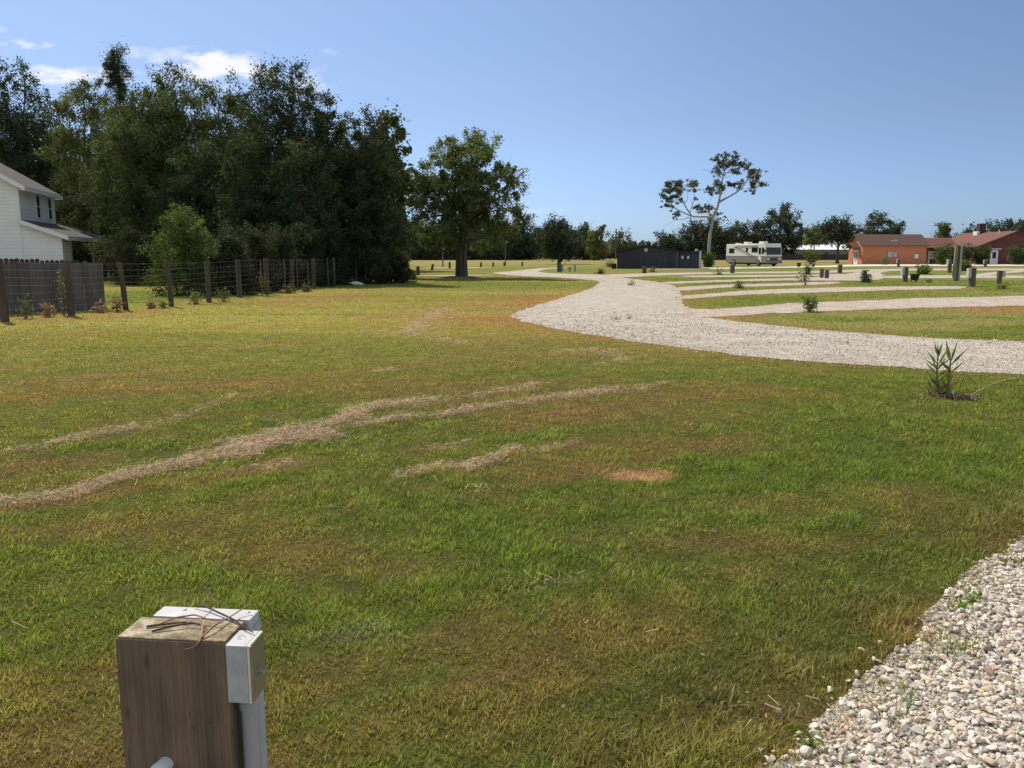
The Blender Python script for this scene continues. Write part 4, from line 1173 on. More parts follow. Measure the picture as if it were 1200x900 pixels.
px_tree('distant_tree', 'flat topped pine behind the red gable peak at the right edge', 1192, 259, 32, 250, 'spread', FD, 3000, .85, 1.5, 5, 8, 323, group=FAR, tr=.3)


def far_wood():
    rng = np.random.default_rng(9)
    C = []; K = []
    for px in np.arange(-250, 1500, 5.0):
        Y = 360 + rng.uniform(-25, 25) + (60 if px > 700 else 0)
        H = rng.uniform(4.5, 8) if 690 < px < 1200 else rng.uniform(7, 13)
        x = GX(px, Y); n = 60
        z = rng.random(n) ** .8 * H
        C.append(np.stack([x + rng.normal(0, 2.0, n), Y + rng.normal(0, 2.5, n), z], 1)); K.append(np.full(n, rng.uniform(.8, 1.2)))
    C = np.concatenate(C); K = np.concatenate(K)
    col = np.array(FD)[rng.integers(0, 3, len(C))] * K[:, None] * 1.15
    V, Fp, cl = leaf_cards(C, np.full(len(C), 2.2), col, .3, .8, rng)
    o = np_mesh('distant_wood', V, Fp, M['leaf'], None, cl)
    stuff(o, 'low dark band of far-off woodland along the horizon', 'woodland')
    # deep shade wood behind the left trees
    C = []; K = []
    for px in np.arange(-330, 470, 6.0):
        Y = 84 + rng.uniform(-5, 5)
        H = rng.uniform(9, 13); x = GX(px, Y); n = 170
        C.append(np.stack([x + rng.normal(0, .8, n), Y + rng.normal(0, 1.5, n), rng.random(n) * H], 1)); K.append(np.full(n, rng.uniform(.8, 1.2)))
    C = np.concatenate(C); K = np.concatenate(K)
    col = np.array(DK)[rng.integers(0, 3, len(C))] * K[:, None]
    V, Fp, cl = leaf_cards(C, np.full(len(C), .8), col, .3, .8, rng)
    o = np_mesh('deep_wood', V, Fp, M['leaf'], None, cl)
    stuff(o, 'dark depth of the wood seen between the front trees on the left', 'woodland')


far_wood()


def field_edge():
    rng = np.random.default_rng(19)
    C = []; K = []
    for a_, b_, Y0, h0, h1 in ((300, 708, 262, 3.5, 8.5), (706, 800, 300, 1.5, 3.6), (770, 842, 256, 2.0, 4.0)):
        for px in np.arange(a_, b_, 3.0):
            Y = Y0 + rng.uniform(-4, 4); H = rng.uniform(h0, h1); x = GX(px, Y); n = 70
            C.append(np.stack([x + rng.normal(0, .7, n), Y + rng.normal(0, 1.2, n), rng.random(n) * H], 1)); K.append(np.full(n, rng.uniform(.75, 1.2)))
    C = np.concatenate(C); K = np.concatenate(K)
    col = np.array(FD)[rng.integers(0, 3, len(C))] * K[:, None]
    V, Fp, cl = leaf_cards(C, np.full(len(C), .95), col, .3, .8, rng)
    o = np_mesh('undergrowth', V, Fp, M['leaf'], None, cl)
    stuff(o, 'dark undergrowth along the far edge of the field', 'undergrowth')


field_edge()


# ------------------------------------------------------------------ small plants
def bush(name, label, px, py, hpx, wpx, pal, n=900, leaf=.07, group=None, cat='bush', seed=1, stems=9, Yoff=0, spiky=False, mat='softleaf', stemmat='stem'):
    gx, gy = G(px, py)
    s = gy / F / CT
    H, W = hpx * s, wpx * s
    rng = np.random.default_rng(seed)
    t = thing(name, label, cat, (gx, gy, 0), 0, group)
    mb = MB(); C = []; K = []
    for k in range(stems):
        a = rng.uniform(0, 2 * math.pi); ex = math.cos(a) * W * .5 * rng.uniform(.25, 1); ey = math.sin(a) * W * .5 * rng.uniform(.25, 1); hz = H * rng.uniform(.55, 1.0)
        p = [(ex * .1, ey * .1, -.02), (ex * .45, ey * .45, hz * .5), (ex, ey, hz * .97)]
        mb.tube(p, [H * .016, H * .011, H * .004], 4)
        m = int(n / stems); tt = rng.uniform(.25, 1.0, m)
        q = np.array([np.array(p[0]) * (1 - v) ** 2 + 2 * v * (1 - v) * np.array(p[1]) + v * v * np.array(p[2]) for v in tt])
        q += rng.normal(0, 1, (m, 3)) * leaf * (.45 if spiky else 1.0)
        C.append(q); K.append(np.full(m, rng.uniform(.7, 1.3)))
    mb.build('stems', M[stemmat], t)
    C = np.concatenate(C); K = np.concatenate(K); C[:, 2] = np.maximum(C[:, 2], .01)
    col = np.array(pal)[rng.integers(0, len(pal), len(C))] * K[:, None] * rng.uniform(.7, 1.3, (len(C), 1))
    V, Fp, cl = leaf_cards(C, np.full(len(C), leaf), col, .5, .35 if spiky else .55, rng)
    np_mesh('leaves', V, Fp, M[mat], t, cl)
    return t


BG = [(.17, .22, .06), (.22, .27, .075), (.13, .17, .05)]
bush('garden_bush', 'leafy light green bush alone on the near grass strip right of the road', 949, 366, 20, 18, BG, 420, .075, seed=1)
bush('garden_bush', 'round yellow green bush on the grass left of the tall utility post', 1082, 321.5, 9.5, 13, [(.16, .19, .05), (.2, .22, .06)], 800, .20, seed=2, stems=16)
bush('garden_bush', 'round yellow green bush just right of the tall utility post', 1130.5, 317.6, 11, 11, [(.13, .17, .04), (.17, .2, .05)], 800, .22, seed=3, stems=16)
bush('garden_bush', 'small dark bush on the road verge left of the charcoal shed front', 704, 321, 4, 5, MD, 200, .15, seed=4)
bush('garden_bush', 'tiny dark bush right of the dark post before the charcoal shed', 765, 318.7, 3, 4.5, MD, 160, .15, seed=5)
bush('garden_bush', 'low green bush in the grass between gravel strips below the motorhome', 866, 338, 6, 8, BG, 260, .10, seed=6)
bush('garden_bush', 'bright yellow green bush against the white cabinet at the shed end', 830, 313.3, 16, 12, [(.2, .25, .04), (.11, .15, .03), (.06, .09, .02)], 1400, .26, seed=7, stems=20)
bush('garden_sapling', 'thin nearly leafless sapling between the two gravel strips left of centre pots', 944, 334.5, 22, 11, MD, 120, .12, cat='sapling', seed=8, stems=5, stemmat='drystem')
bush('garden_sapling', 'thin sapling against the orange front wall', 1036.5, 310.5, 10, 6, MD, 160, .24, cat='sapling', seed=9, stems=5)
bush('garden_sapling', 'thin leaning sapling left of the dome shaped tree trunk', 950, 309.5, 21, 17, OL, 500, .36, cat='sapling', seed=10, stems=7, stemmat='drystem')
bush('garden_bush', 'low spreading weed in the grass right of the closest meter post', 1175, 339, 5, 12, BG, 260, .10, seed=11)
bush('garden_bush', 'green bush hugging the foot of a meter post with white cap', 1015, 331.6, 8, 6, MD, 420, .13, seed=12)
bush('garden_bush', 'small weed tuft on the gravel road bend, left one', 722, 374.5, 3.5, 6, OL, 60, .045, seed=13)
bush('garden_bush', 'small weed tuft on the gravel road bend, right one', 737, 373.5, 3, 4, OL, 50, .045, seed=14)
bush('garden_bush', 'low green weed on the road verge in front of the shed', 740, 334.5, 3.5, 4, BG, 100, .10, seed=15)
bush('garden_bush', 'yellow and white flowering clump beside the black barrel by the shed', 715, 313, 5, 7, [(.35, .33, .12), (.3, .3, .2), (.1, .14, .03)], 260, .26, seed=16)
bush('garden_bush', 'small dark weed on the grass right of the black kettle', 1088.6, 331, 2.5, 3.5, MD, 90, .1, seed=17)
bush('garden_bush', 'small weed on the grass in front of the motorhome', 842, 321.8, 3, 4.5, MD, 100, .16, seed=18)
bush('garden_bush', 'dark leafy shrub before the porch of the red connecting wing', 1104, 310.5, 25, 22, MD, 1500, .34, seed=19, stems=18)
bush('garden_bush', 'dark shrub behind the tall utility post before the red building', 1131, 310.3, 24, 22, DK, 1500, .34, seed=20, stems=18)
bush('garden_bush', 'dark shrub left of the white door of the red building', 1150, 310.3, 22, 20, DK, 1500, .34, seed=21, stems=18)
bush('garden_bush', 'dark wide shrub against the red gable wall at the right edge', 1192, 310.3, 22, 26, DK, 1800, .34, seed=22, stems=22)

# weeds in the near gravel
for i, (px, py, h, w_, lab) in enumerate(((952, 872, 12, 14, 'tiny bright green weed in the near gravel closest to the picture bottom'), (1124, 716, 14, 20, 'small green weed halfway along the near gravel edge'),
                                         (1140, 706, 12, 12, 'small dark green weed in the near gravel right of the halfway weed'), (1182, 662, 16, 20, 'yellowish weed at the far end of the near gravel edge'))):
    bush('gravel_weed', lab, px, py, h, w_, [(.12, .2, .03), (.17, .24, .04)] if i != 3 else [(.28, .26, .05), (.2, .2, .04)], 46, .028, 'weeds sprouting in the near gravel', 'weed', 140 + i, 5)

# dried weeds along the fence foot
DRY = [(.30, .17, .13), (.36, .24, .18), (.22, .13, .09)]
WG = 'dried weeds along the foot of the wire fence'
for i, (px, py, h, w, pal, lab) in enumerate((
        (57, 372, 15, 16, DRY, 'pinkish dried weed left of the second fence post'), (30, 374, 24, 14, MD, 'green stalky weed between the first two fence posts'),
        (118, 367, 12, 16, DRY, 'pinkish dried weed clump at the end of the grey board fence'), (137, 366, 16, 8, DRY, 'tall dried weed just left of the third fence post'),
        (178, 362, 10, 12, DRY, 'pinkish dried weed between the third and fourth fence posts'), (228, 356, 14, 16, OL, 'pale weed clump before the bright bush'),
        (262, 353, 14, 22, MD, 'green leafy weed clump between the bush and dark post'), (314, 347, 28, 18, [(.17, .13, .06), (.1, .1, .04)], 'tall brownish weed covering a fence post foot'),
        (338, 344, 10, 14, MD, 'green weed clump between two middle fence posts'), (360, 342, 10, 14, MD, 'green weed clump left of the paired fence posts'),
        (75, 371, 50, 12, OL, 'thin vine climbing the grey board fence by the second post'), (192, 362, 8, 6, OL, 'tiny weed at the foot of the fourth fence post'))):
    bush('fence_weed', lab, px, py, h, w, pal, 170 if h < 40 else 120, .08 if py > 350 else .1, WG, 'weed', 50 + i, 7, mat='softleaf', stemmat='drystem')


# the clump of ginger-like stalks at the near edge of the road
def stalk_plant():
    bx, by = G(1106, 466)
    t = thing('stalk_plant', 'clump of upright leafy stalks in brown mulch at the road edge, right foreground', 'plant', (bx, by, 0))
    s = by / F / CT
    rng = np.random.default_rng(3)
    stems = MB(); V = []; Cc = []

    def leaf(p0, d, L, w, c):
        p0 = np.array(p0); d = np.array(d, float); d /= np.linalg.norm(d)
        sd = np.cross(d, [0, 1, .3]); sd /= np.linalg.norm(sd) + 1e-9
        pts = [p0 - sd * w * .1, p0 + d * L * .35 - sd * w * .5, p0 + d * L, p0 + d * L * .35 + sd * w * .5]
        V.extend(pts); Cc.extend([c * .8, c, c * 1.1, c])
    g1 = np.array([.095, .125, .045]); g2 = np.array([.19, .27, .04]); br = np.array([.20, .13, .08])
    # stalk one: fan of stiff leaves
    stems.tube([(-.10, 0, -.02), (-.10, 0, .25), (-.105, 0, .50)], [.012, .011, .006], 6)
    for z, side, L, an, c in ((.18, -1, .17, .75, g1), (.15, 1, .20, .65, g1), (.26, -1, .22, .8, g1), (.28, 1, .22, .6, g1), (.33, -1, .22, .95, g2 * .7), (.36, 1, .26, .55, g1), (.38, -1, .20, .7, g1 * 1.1), (.44, 1, .20, .35, g1), (.46, -1, .19, .25, g1), (.42, -1, .22, .12, g1), (.48, 1, .14, .1, g1), (.22, 1, .2, .85, g1), (.12, -1, .2, .5, g1), (.34, 1, .2, .9, g1 * .8), (.30, -1, .2, .55, g1 * 1.2), (.1, 1, .18, .4, br)):
        leaf((-.10, rng.normal(0, .01), z), (side * math.sin(an), rng.normal(0, .3), math.cos(an)), L * 1.05, .025, c * rng.uniform(.75, 1.25))
    # stalk two
    stems.tube([(.05, .03, -.02), (.055, .03, .25), (.06, .03, .44)], [.016, .013, .007], 6)
    for z, side, L, an, c, w in ((.40, -1, .26, .12, g2, .05), (.40, 1, .28, .32, g1, .03), (.36, 1, .28, .65, g1, .03), (.28, 1, .22, .9, g1, .03), (.30, -1, .22, .8, g1 * 1.2, .03), (.22, -1, .20, .35, g2 * .8, .04), (.20, 1, .10, .5, br, .03), (.27, -1, .12, .5, br, .04), (.33, -1, .1, 1.0, br, .03), (.15, -1, .18, .25, g2 * .7, .04), (.1, 1, .2, .3, br, .03)):
        leaf((.055, .03 + rng.normal(0, .01), z), (side * math.sin(an), rng.normal(0, .25), math.cos(an)), L, w, c * rng.uniform(.85, 1.15))
    stems.tube([(.16, 0, -.02), (.165, 0, .08), (.19, 0, .19)], [.006, .005, .003], 5)
    # low leaves at the foot
    for k in range(46):
        a = rng.uniform(0, 6.28); leaf((rng.normal(-.05, .075), rng.normal(0, .05), rng.uniform(0, .12)), (math.cos(a) * .8, math.sin(a) * .8, 1), rng.uniform(.06, .18), .022, (g1 if rng.random() < .7 else br) * rng.uniform(.8, 1.3))
    # arching dry stalk with hanging blades
    arc = [(.24, 0, -.01), (.34, -.02, .06), (.45, -.03, .13), (.57, -.04, .185), (.68, -.05, .215), (.76, -.05, .215)]
    arc = [(p[0], p[1], p[2]) for p in arc]
    st2 = MB(); st2.tube(arc, [.007, .007, .006, .006, .005, .004], 5)
    for i, z in ((2, .0), (2.5, 0), (3, 0), (3.4, 0), (3.8, 0), (4.2, 0), (4.6, 0)):
        a = int(i); f = i - a; p = np.array(arc[a]) * (1 - f) + np.array(arc[min(a + 1, 5)]) * f
        L = rng.uniform(.12, .18)
        st2.tube([p, p + np.array([.05, 0, .012]), p + np.array([.085, rng.normal(0, .01), -.015]), p + np.array([.10, rng.normal(0, .02), -L])], [.005, .0065, .006, .002], 4)
    stems.build('stems', M['stem'], t, smooth=True)
    st2.build('drooping_stalk', pbr('straw_yellow_stalk', (.40, .32, .15), .8, .4, 20), t, smooth=True)
    n = len(V) // 4; k = np.arange(n)[:, None] * 4
    np_mesh('leaves', np.array(V), [k + np.array([[0, 1, 2, 3]])], M['softleaf'], t, np.array(Cc))
    # mulch chips round its foot
    n = 1500
    x = rng.normal(bx + .06, .17, n); y = rng.normal(by - .03, .09, n); a = rng.uniform(0, 3.14, n); L = rng.uniform(.012, .04, n); w = L * rng.uniform(.2, .6, n)
    z = .02 + rng.random(n) * .045 * np.exp(-((x - bx) / .25) ** 2)
    ex = np.stack([np.cos(a), np.sin(a), rng.normal(0, .4, n)], 1) * (L / 2)[:, None]; sd = np.stack([-np.sin(a), np.cos(a), rng.normal(0, .5, n)], 1) * (w / 2)[:, None]
    c = np.stack([x, y, z], 1)
    Vm = np.stack([c - ex - sd, c - ex + sd, c + ex + sd, c + ex - sd], 1).reshape(-1, 3)
    pal = np.array([(.12, .08, .055), (.24, .17, .12), (.42, .33, .24), (.06, .04, .03)])
    cm = pal[rng.choice(4, n, p=[.34, .32, .22, .12])] * rng.uniform(.7, 1.3, (n, 1))
    k = np.arange(n)[:, None] * 4
    o = np_mesh('mulch_chips', Vm, [k + np.array([[0, 1, 2, 3]])], M['straw'], None, np.repeat(cm, 4, 0))
    stuff(o, 'brown mulch chips heaped round the foot of the leafy stalks', 'mulch')


stalk_plant()


# ------------------------------------------------------------------ foreground service post
def foreground_post():
    t = thing('utility_post', 'thick weathered timber post with grey electrical boxes in the left foreground', 'utility post', (-.539, 1.238, 0), -math.atan2(.018, .182))
    MB().box(-.0915, .0915, 0, .078, -.25, .998).build('post', M['postwood'], t, bevel=.003)
    # cut top with lichen, a sheet capping the end grain
    MB().box(-.089, .089, .0025, .0755, .9975, 1.0005).build('end_grain', M['endgrain'], t, bevel=.0008, seg=1)
    en = MB().box(-.073, .097, .081, .121, .30, 1.001).build('enclosure', M['boxpaint'], t, bevel=.003)
    MB().box(.0972, .0992, .094, .118, .31, .985).build('door_edge', M['greybox'], en, bevel=.0006, seg=1)
    MB().box(.0155, .0172, .0805, .1215, .9995, 1.0022).build('seam', M['greybox'], en)
    hs = MB()
    for x, y in ((-.03, .108), (.082, .108)): MB().lathe([(.0036, 0), (.0036, .001), (.002, .0018)], 10, (x, y, 1.001)).build('screw', M['steel'], en)
    ob_ = MB().box(.093, .1275, -.006, .049, .902, .9985).build('outlet_box', M['boxpaint'], t, bevel=.0025)
    MB().box(.1278, .1318, -.0058, .0488, .9025, .9985).build('gasket', M['gasket'], ob_, bevel=.0005, seg=1)
    pl = MB().box(.1320, .1336, -.0050, .0485, .9035, .9975).build('cover_plate', M['plate'], ob_, bevel=.0012)
    MB().tube([(.1335, .018, .945), (.1375, .018, .945)], .0062, 10).tube([(.1375, .018, .945), (.1445, .017, .9445)], .0034, 10).build('latch_screw', M['steel'], pl, smooth=True)
    c = MB(); ring = [(math.cos(k / 14 * 5.2) * .006 + .108, math.sin(k / 14 * 5.2) * .006 + .022, .9988) for k in range(15)]
    c.tube(ring, .0006, 5).build('moulded_mark', M['greybox'], ob_)
    MB().tube([(.112, .030, -.2), (.112, .030, .905)], .0135, 16).build('conduit', M['pvc'], t, smooth=True)
    MB().tube([(.112, .030, .875), (.112, .030, .9035)], .0165, 16).build('conduit_fitting', M['pvc'], t, smooth=True)
    # white plastic pipe elbow leaving the front of the post
    e = MB(); arc = [(-.020, .004, .786), (-.020, -.012, .788)]
    for k in range(8):
        a = k / 7 * math.pi / 2; arc.append((-.020 - .016 * math.sin(a) * .6, -.016 - .018 * math.sin(a), .788 - .026 * (1 - math.cos(a))))
    arc.append((-.031, -.036, .72)); arc.append((-.031, -.036, .3))
    e.tube(arc, [.0125] * 2 + [.0128] * 8 + [.0125, .0125], 14).build('pipe_elbow', M['pvcwhite'], t, smooth=True)
    # twigs resting on the tops (things of their own)
    mtx = Matrix.Translation((-.539, 1.238, 0)) @ Matrix.Rotation(-math.atan2(.018, .182), 4, 'Z')

    def W(p): return tuple(mtx @ Vector(p))
    a = thing('dry_twig', 'straight dark dry twig lying across the pale box lid', 'twig', W((.03, .09, 1.0)))
    loc = Vector(W((.03, .09, 1.0)))

    def rel(ps, l): return [Vector(W(p)) - l for p in ps]
    MB().tube(rel([(-.018, .116, 1.0055), (.010, .108, 1.0075), (.045, .088, 1.006), (.075, .070, 1.0048), (.105, .045, 1.003), (.1225, .034, 1.0025)], loc), [.0009, .0014, .0016, .0016, .0013, .001], 6).build('stem', M['twig'], a, smooth=True)
    MB().tube(rel([(.010, .108, 1.0075), (.004, .112, 1.013), (-.002, .113, 1.0165)], loc), [.0011, .0013, .0007], 6).build('bud', M['vine'], a, smooth=True)
    b = thing('vine_tendril', 'reddish forked dry tendril hanging over the front edge of the post top', 'tendril', W((.02, .04, 1.0)))
    loc = Vector(W((.02, .04, 1.0)))
    v = MB()
    v.tube(rel([(-.045, .040, 1.003), (-.020, .058, 1.010), (.008, .066, 1.0125), (.020, .060, 1.0135), (.030, .046, 1.010), (.040, .030, 1.008), (.0475, .012, 1.004), (.050, .000, 1.0015), (.046, -.0045, .996), (.036, -.007, .991), (.026, -.008, .989)], loc),
           [.0012, .0014, .0015, .0015, .0017, .0018, .0016, .0013, .0010, .0007, .0004], 6)
    v.tube(rel([(.064, .072, 1.007), (.060, .050, 1.009), (.056, .032, 1.010), (.052, .014, 1.006), (.048, .004, 1.003)], loc), [.0012, .0015, .0017, .0017, .0014], 6)
    v.tube(rel([(.020, .060, 1.0135), (.040, .056, 1.010), (.060, .054, 1.009)], loc), [.0012, .0012, .001], 6)
    v.tube(rel([(.064, .072, 1.007), (.078, .100, 1.012), (.085, .108, 1.016)], loc), [.0011, .001, .0012], 6)
    v.build('stem', M['vine'], b, smooth=True)
    d = thing('dry_twig', 'dark curved dry twig with cut end lying on the post top', 'twig', W((-.02, .035, 1.0)))
    loc = Vector(W((-.02, .035, 1.0)))
    v = MB(); v.tube(rel([(-.040, .020, 1.003), (-.015, .034, 1.006), (.012, .046, 1.008), (.030, .044, 1.007), (.048, .030, 1.0045)], loc), [.0017, .0017, .0016, .0014, .001], 6)
    v.tube(rel([(-.058, .036, 1.003), (-.030, .046, 1.004), (.000, .056, 1.004)], loc), [.0020, .0017, .0009], 6)
    v.build('stem', M['twig'], d, smooth=True)


foreground_post()


# ------------------------------------------------------------------ fences
def wire_fence():
    posts = [(-80, 392, 302, .10), (6, 378, 303, .095), (84, 371, 306.5, .085), (148, 364, 307, .075), (201, 360, 306, .075), (245, 354, 305.5, .085), (281, 349, 304, .09), (313, 345, 302.5, .10), (343, 341.5, 304, .09), (368, 338.8, 303, .09), (391.5, 335.7, 302, .075), (418, 333.3, 303, .06)]
    g0 = G(6, 378)
    t = thing('wire_fence', 'brown timber post and wire mesh fence along the wood side of the lawn', 'fence', (g0[0], g0[1], 0))
    bx = []
    rng = np.random.default_rng(8)
    for px, py, tp, r in posts:
        x, y = G(px, py); z = P(px, tp, y).z
        lx = rng.normal(0, .018) + (-.10 if px == 148 else 0); x -= g0[0]; y -= g0[1]
        m = MB(); m.tube([(x, y, -.2), (x + lx * .4, y, z * .5), (x + lx, y, z - .02), (x + lx, y, z)], [r * 1.06, r, r * .97, r * .85], 9)
        m.build('post', M['oldwood'], t, smooth=True); bx.append((x, y, z))
    w = MB()
    for a, b in zip(bx[:-1], bx[1:]):
        L = math.hypot(b[0] - a[0], b[1] - a[1])
        for k in range(8):
            f = .08 + .88 * k / 7
            w.tube([(a[0], a[1] - .09, a[2] * f), ((a[0] + b[0]) / 2, (a[1] + b[1]) / 2 - .09, (a[2] + b[2]) / 2 * f - .01), (b[0], b[1] - .09, b[2] * f)], .0022, 3, False)
        for k in range(1, int(L / .3)):
            u = k * .3 / L; x = a[0] + (b[0] - a[0]) * u; y = a[1] + (b[1] - a[1]) * u - .09; z = a[2] + (b[2] - a[2]) * u
            w.tube([(x, y, z * .08), (x, y, z * .96)], .0016, 3, False)
    w.build('wire_mesh', M['wire'], t)
    sp = MB()
    for px, py, tp in ((334.5, 343, 303), (349, 341, 304), (361.5, 340, 305), (385, 337, 302), (307, 346, 305), (429, 333, 305)):
        x, y = G(px, py); z = P(px, tp, y).z; x -= g0[0]; y -= g0[1]
        sp = MB().box(x - .02, x + .02, y - .02, y + .02, -.1, z); sp.build('stake', M['greywood'], t)


wire_fence()


def board_fence(name, label, a, b, z0a, z1a, z0b, z1b, mt, pick=.14, seed=3, dogear=False):
    """vertical boards from ground point a to ground point b"""
    a = np.array(a); b = np.array(b); L = np.linalg.norm(b - a)
    rot = math.atan2(b[1] - a[1], b[0] - a[0])
    t = thing(name, label, 'fence', (a[0], a[1], 0), rot)
    rng = np.random.default_rng(seed)
    n = int(L / pick); m = MB()
    for k in range(n):
        u = (k + .5) / n; x = u * L; h = z1a + (z1b - z1a) * u + rng.normal(0, .018); w = L / n * .46
        y = rng.normal(0, .006)
        if dogear:
            m.prism([(x - w, -.05), (x + w, -.05), (x + w, h - .05), (x + w * .5, h), (x - w * .5, h), (x - w, h - .05)], 'y', y - .01, y + .01)
        else:
            m.box(x - w, x + w, y - .01, y + .01, -.05, h)
    m.build('boards', mt, t)
    r = MB()
    for f in (.25, .8): r.box(0, L, .012, .055, min(z1a, z1b) * f - .04, min(z1a, z1b) * f + .04)
    r.build('rail', mt, t)
    for k in range(int(L / 2.4) + 1):
        x = min(k * 2.4, L - .05); MB().box(x - .045, x + .045, .057, .14, -.1, (z1a + (z1b - z1a) * x / L) - .05).build('post', mt, t)
    return t


e1 = G(124, 363)
e0 = (GX(-60, 21.2), 21.2)
h1 = P(124, 307.5, e1[1]).z; h0 = P(-60, 309, 21.2).z
board_fence('board_fence', 'grey weathered board fence between the first wire fence posts and the white house', e0, e1, 0, h0, 0, h1, M['greywood'], .14, 4)
b0 = (GX(-80, 27.0), 27.0); b1 = (GX(96, 29.5), 29.5)
board_fence('board_fence', 'dark dog-eared board fence showing just above the grey one under the white house', b0, b1, 0, P(-80, 297.5, 27).z, 0, P(96, 306.0, 29.5).z, M['darkwood'], .15, 5, True)
f0 = (GX(826, 236), 236); f1 = (GX(1006, 236), 236)
board_fence('board_fence', 'long dark far fence in front of the white roofed building', f0, f1, 0, 1.62, 0, 1.62, M['darkwood'], .4, 6)


# ------------------------------------------------------------------ white house on the left
def white_house():
    t = thing('white_house', 'two-storey white sided house with low porch roof at the left edge', 'house', (-26.0, 45.0, 0), math.atan2(.27, .963))
    EH, PK, W = 5.25, 7.9, 9.0
    w = MB()
    w.prism([(-W, 0), (0, 0), (0, EH), (-W / 2, PK), (-W, EH)], 'y', 0, 7.6)
    w.build('wall', M['siding'], t)
    w = MB(); w.prism([(.003, -.1), (1.9, -.1), (1.9, 2.5), (.003, 3.2)], 'y', .002, 2.0); w.build('wall', M['siding'], t)
    w = MB(); w.box(-W + .5, -.02, 7.6, 11.5, 0, 3.1); w.build('wall', M['siding'], t)
    rf = MB()
    s = (PK - EH) / (W / 2); ov = .38
    for sg in (1, -1):
        x0 = -W / 2; x1 = -W / 2 + sg * (W / 2 + ov); z1 = EH - s * ov
        rf.face([(x0, -.35, PK + .03), (x1, -.35, z1 + .03), (x1, 7.95, z1 + .03), (x0, 7.95, PK + .03)])
        rf.face([(x0, -.35, PK + .13), (x1, -.35, z1 + .13), (x1, 7.95, z1 + .13), (x0, 7.95, PK + .13)])
        rf.face([(x1, -.35, z1 + .03), (x1, 7.95, z1 + .03), (x1, 7.95, z1 + .13), (x1, -.35, z1 + .13)])
    ro = rf.build('roof', M['shingle'], t)
    tr = MB()
    for sg in (1, -1):
        x0 = -W / 2; x1 = -W / 2 + sg * (W / 2 + ov); z1 = EH - s * ov
        tr.prism([(x0, PK + .12), (x1, z1 + .12), (x1, z1 - .14), (x0, PK - .14)], 'y', -.39, -.353)
    tr.box(ov + .003, ov + .04, -.39, 7.95, EH - s * ov - .12, EH - s * ov + .11)
    tr.box(.004, ov, -.34, 7.9, EH - s * ov - .10, EH - s * ov - .07)
    tr.build('fascia', M['whitetrim'], ro)
    pr = MB(); q0, q1 = (.006, 3.32), (2.25, 2.47)
    pr.face([(q0[0], -.3, q0[1]), (q1[0], -.3, q1[1]), (q1[0], 12.2, q1[1]), (q0[0], 12.2, q0[1])])
    pr.face([(q0[0], -.3, q0[1] + .1), (q1[0], -.3, q1[1] + .1), (q1[0], 12.2, q1[1] + .1), (q0[0], 12.2, q0[1] + .1)])
    po = pr.build('porch_roof', M['shingle'], t)
    f = MB(); f.prism([(q0[0], q0[1] + .1), (q1[0], q1[1] + .1), (q1[0], q1[1] - .12), (q0[0], q0[1] - .12)], 'y', -.34, -.303)
    f.box(q1[0] + .003, q1[0] + .035, -.34, 12.2, q1[1] - .13, q1[1] + .1); f.build('fascia', M['whitetrim'], po)
    MB().box(1.95, 2.1, 11.6, 11.75, 0, 2.45).build('porch_post', M['whitetrim'], t)
    MB().box(1.95, 2.1, 7.0, 7.15, 0, 2.45).build('porch_post', M['whitetrim'], t)
    for y0 in (3.3, 5.9):
        wf = MB().box(.003, .05, y0 - .1, y0 + .62, 3.6, 4.95).build('window', M['whitetrim'], t)
        MB().box(.052, .058, y0 - .02, y0 + .54, 3.68, 4.26).box(.052, .058, y0 - .02, y0 + .54, 4.31, 4.88).build('pane', M['glass'], wf)
    MB().box(-.12, .003, -.025, -.003, 0, EH - .35).box(.003, .025, -.025, .10, 3.35, EH - .35).build('corner_board', M['whitetrim'], t)


white_house()


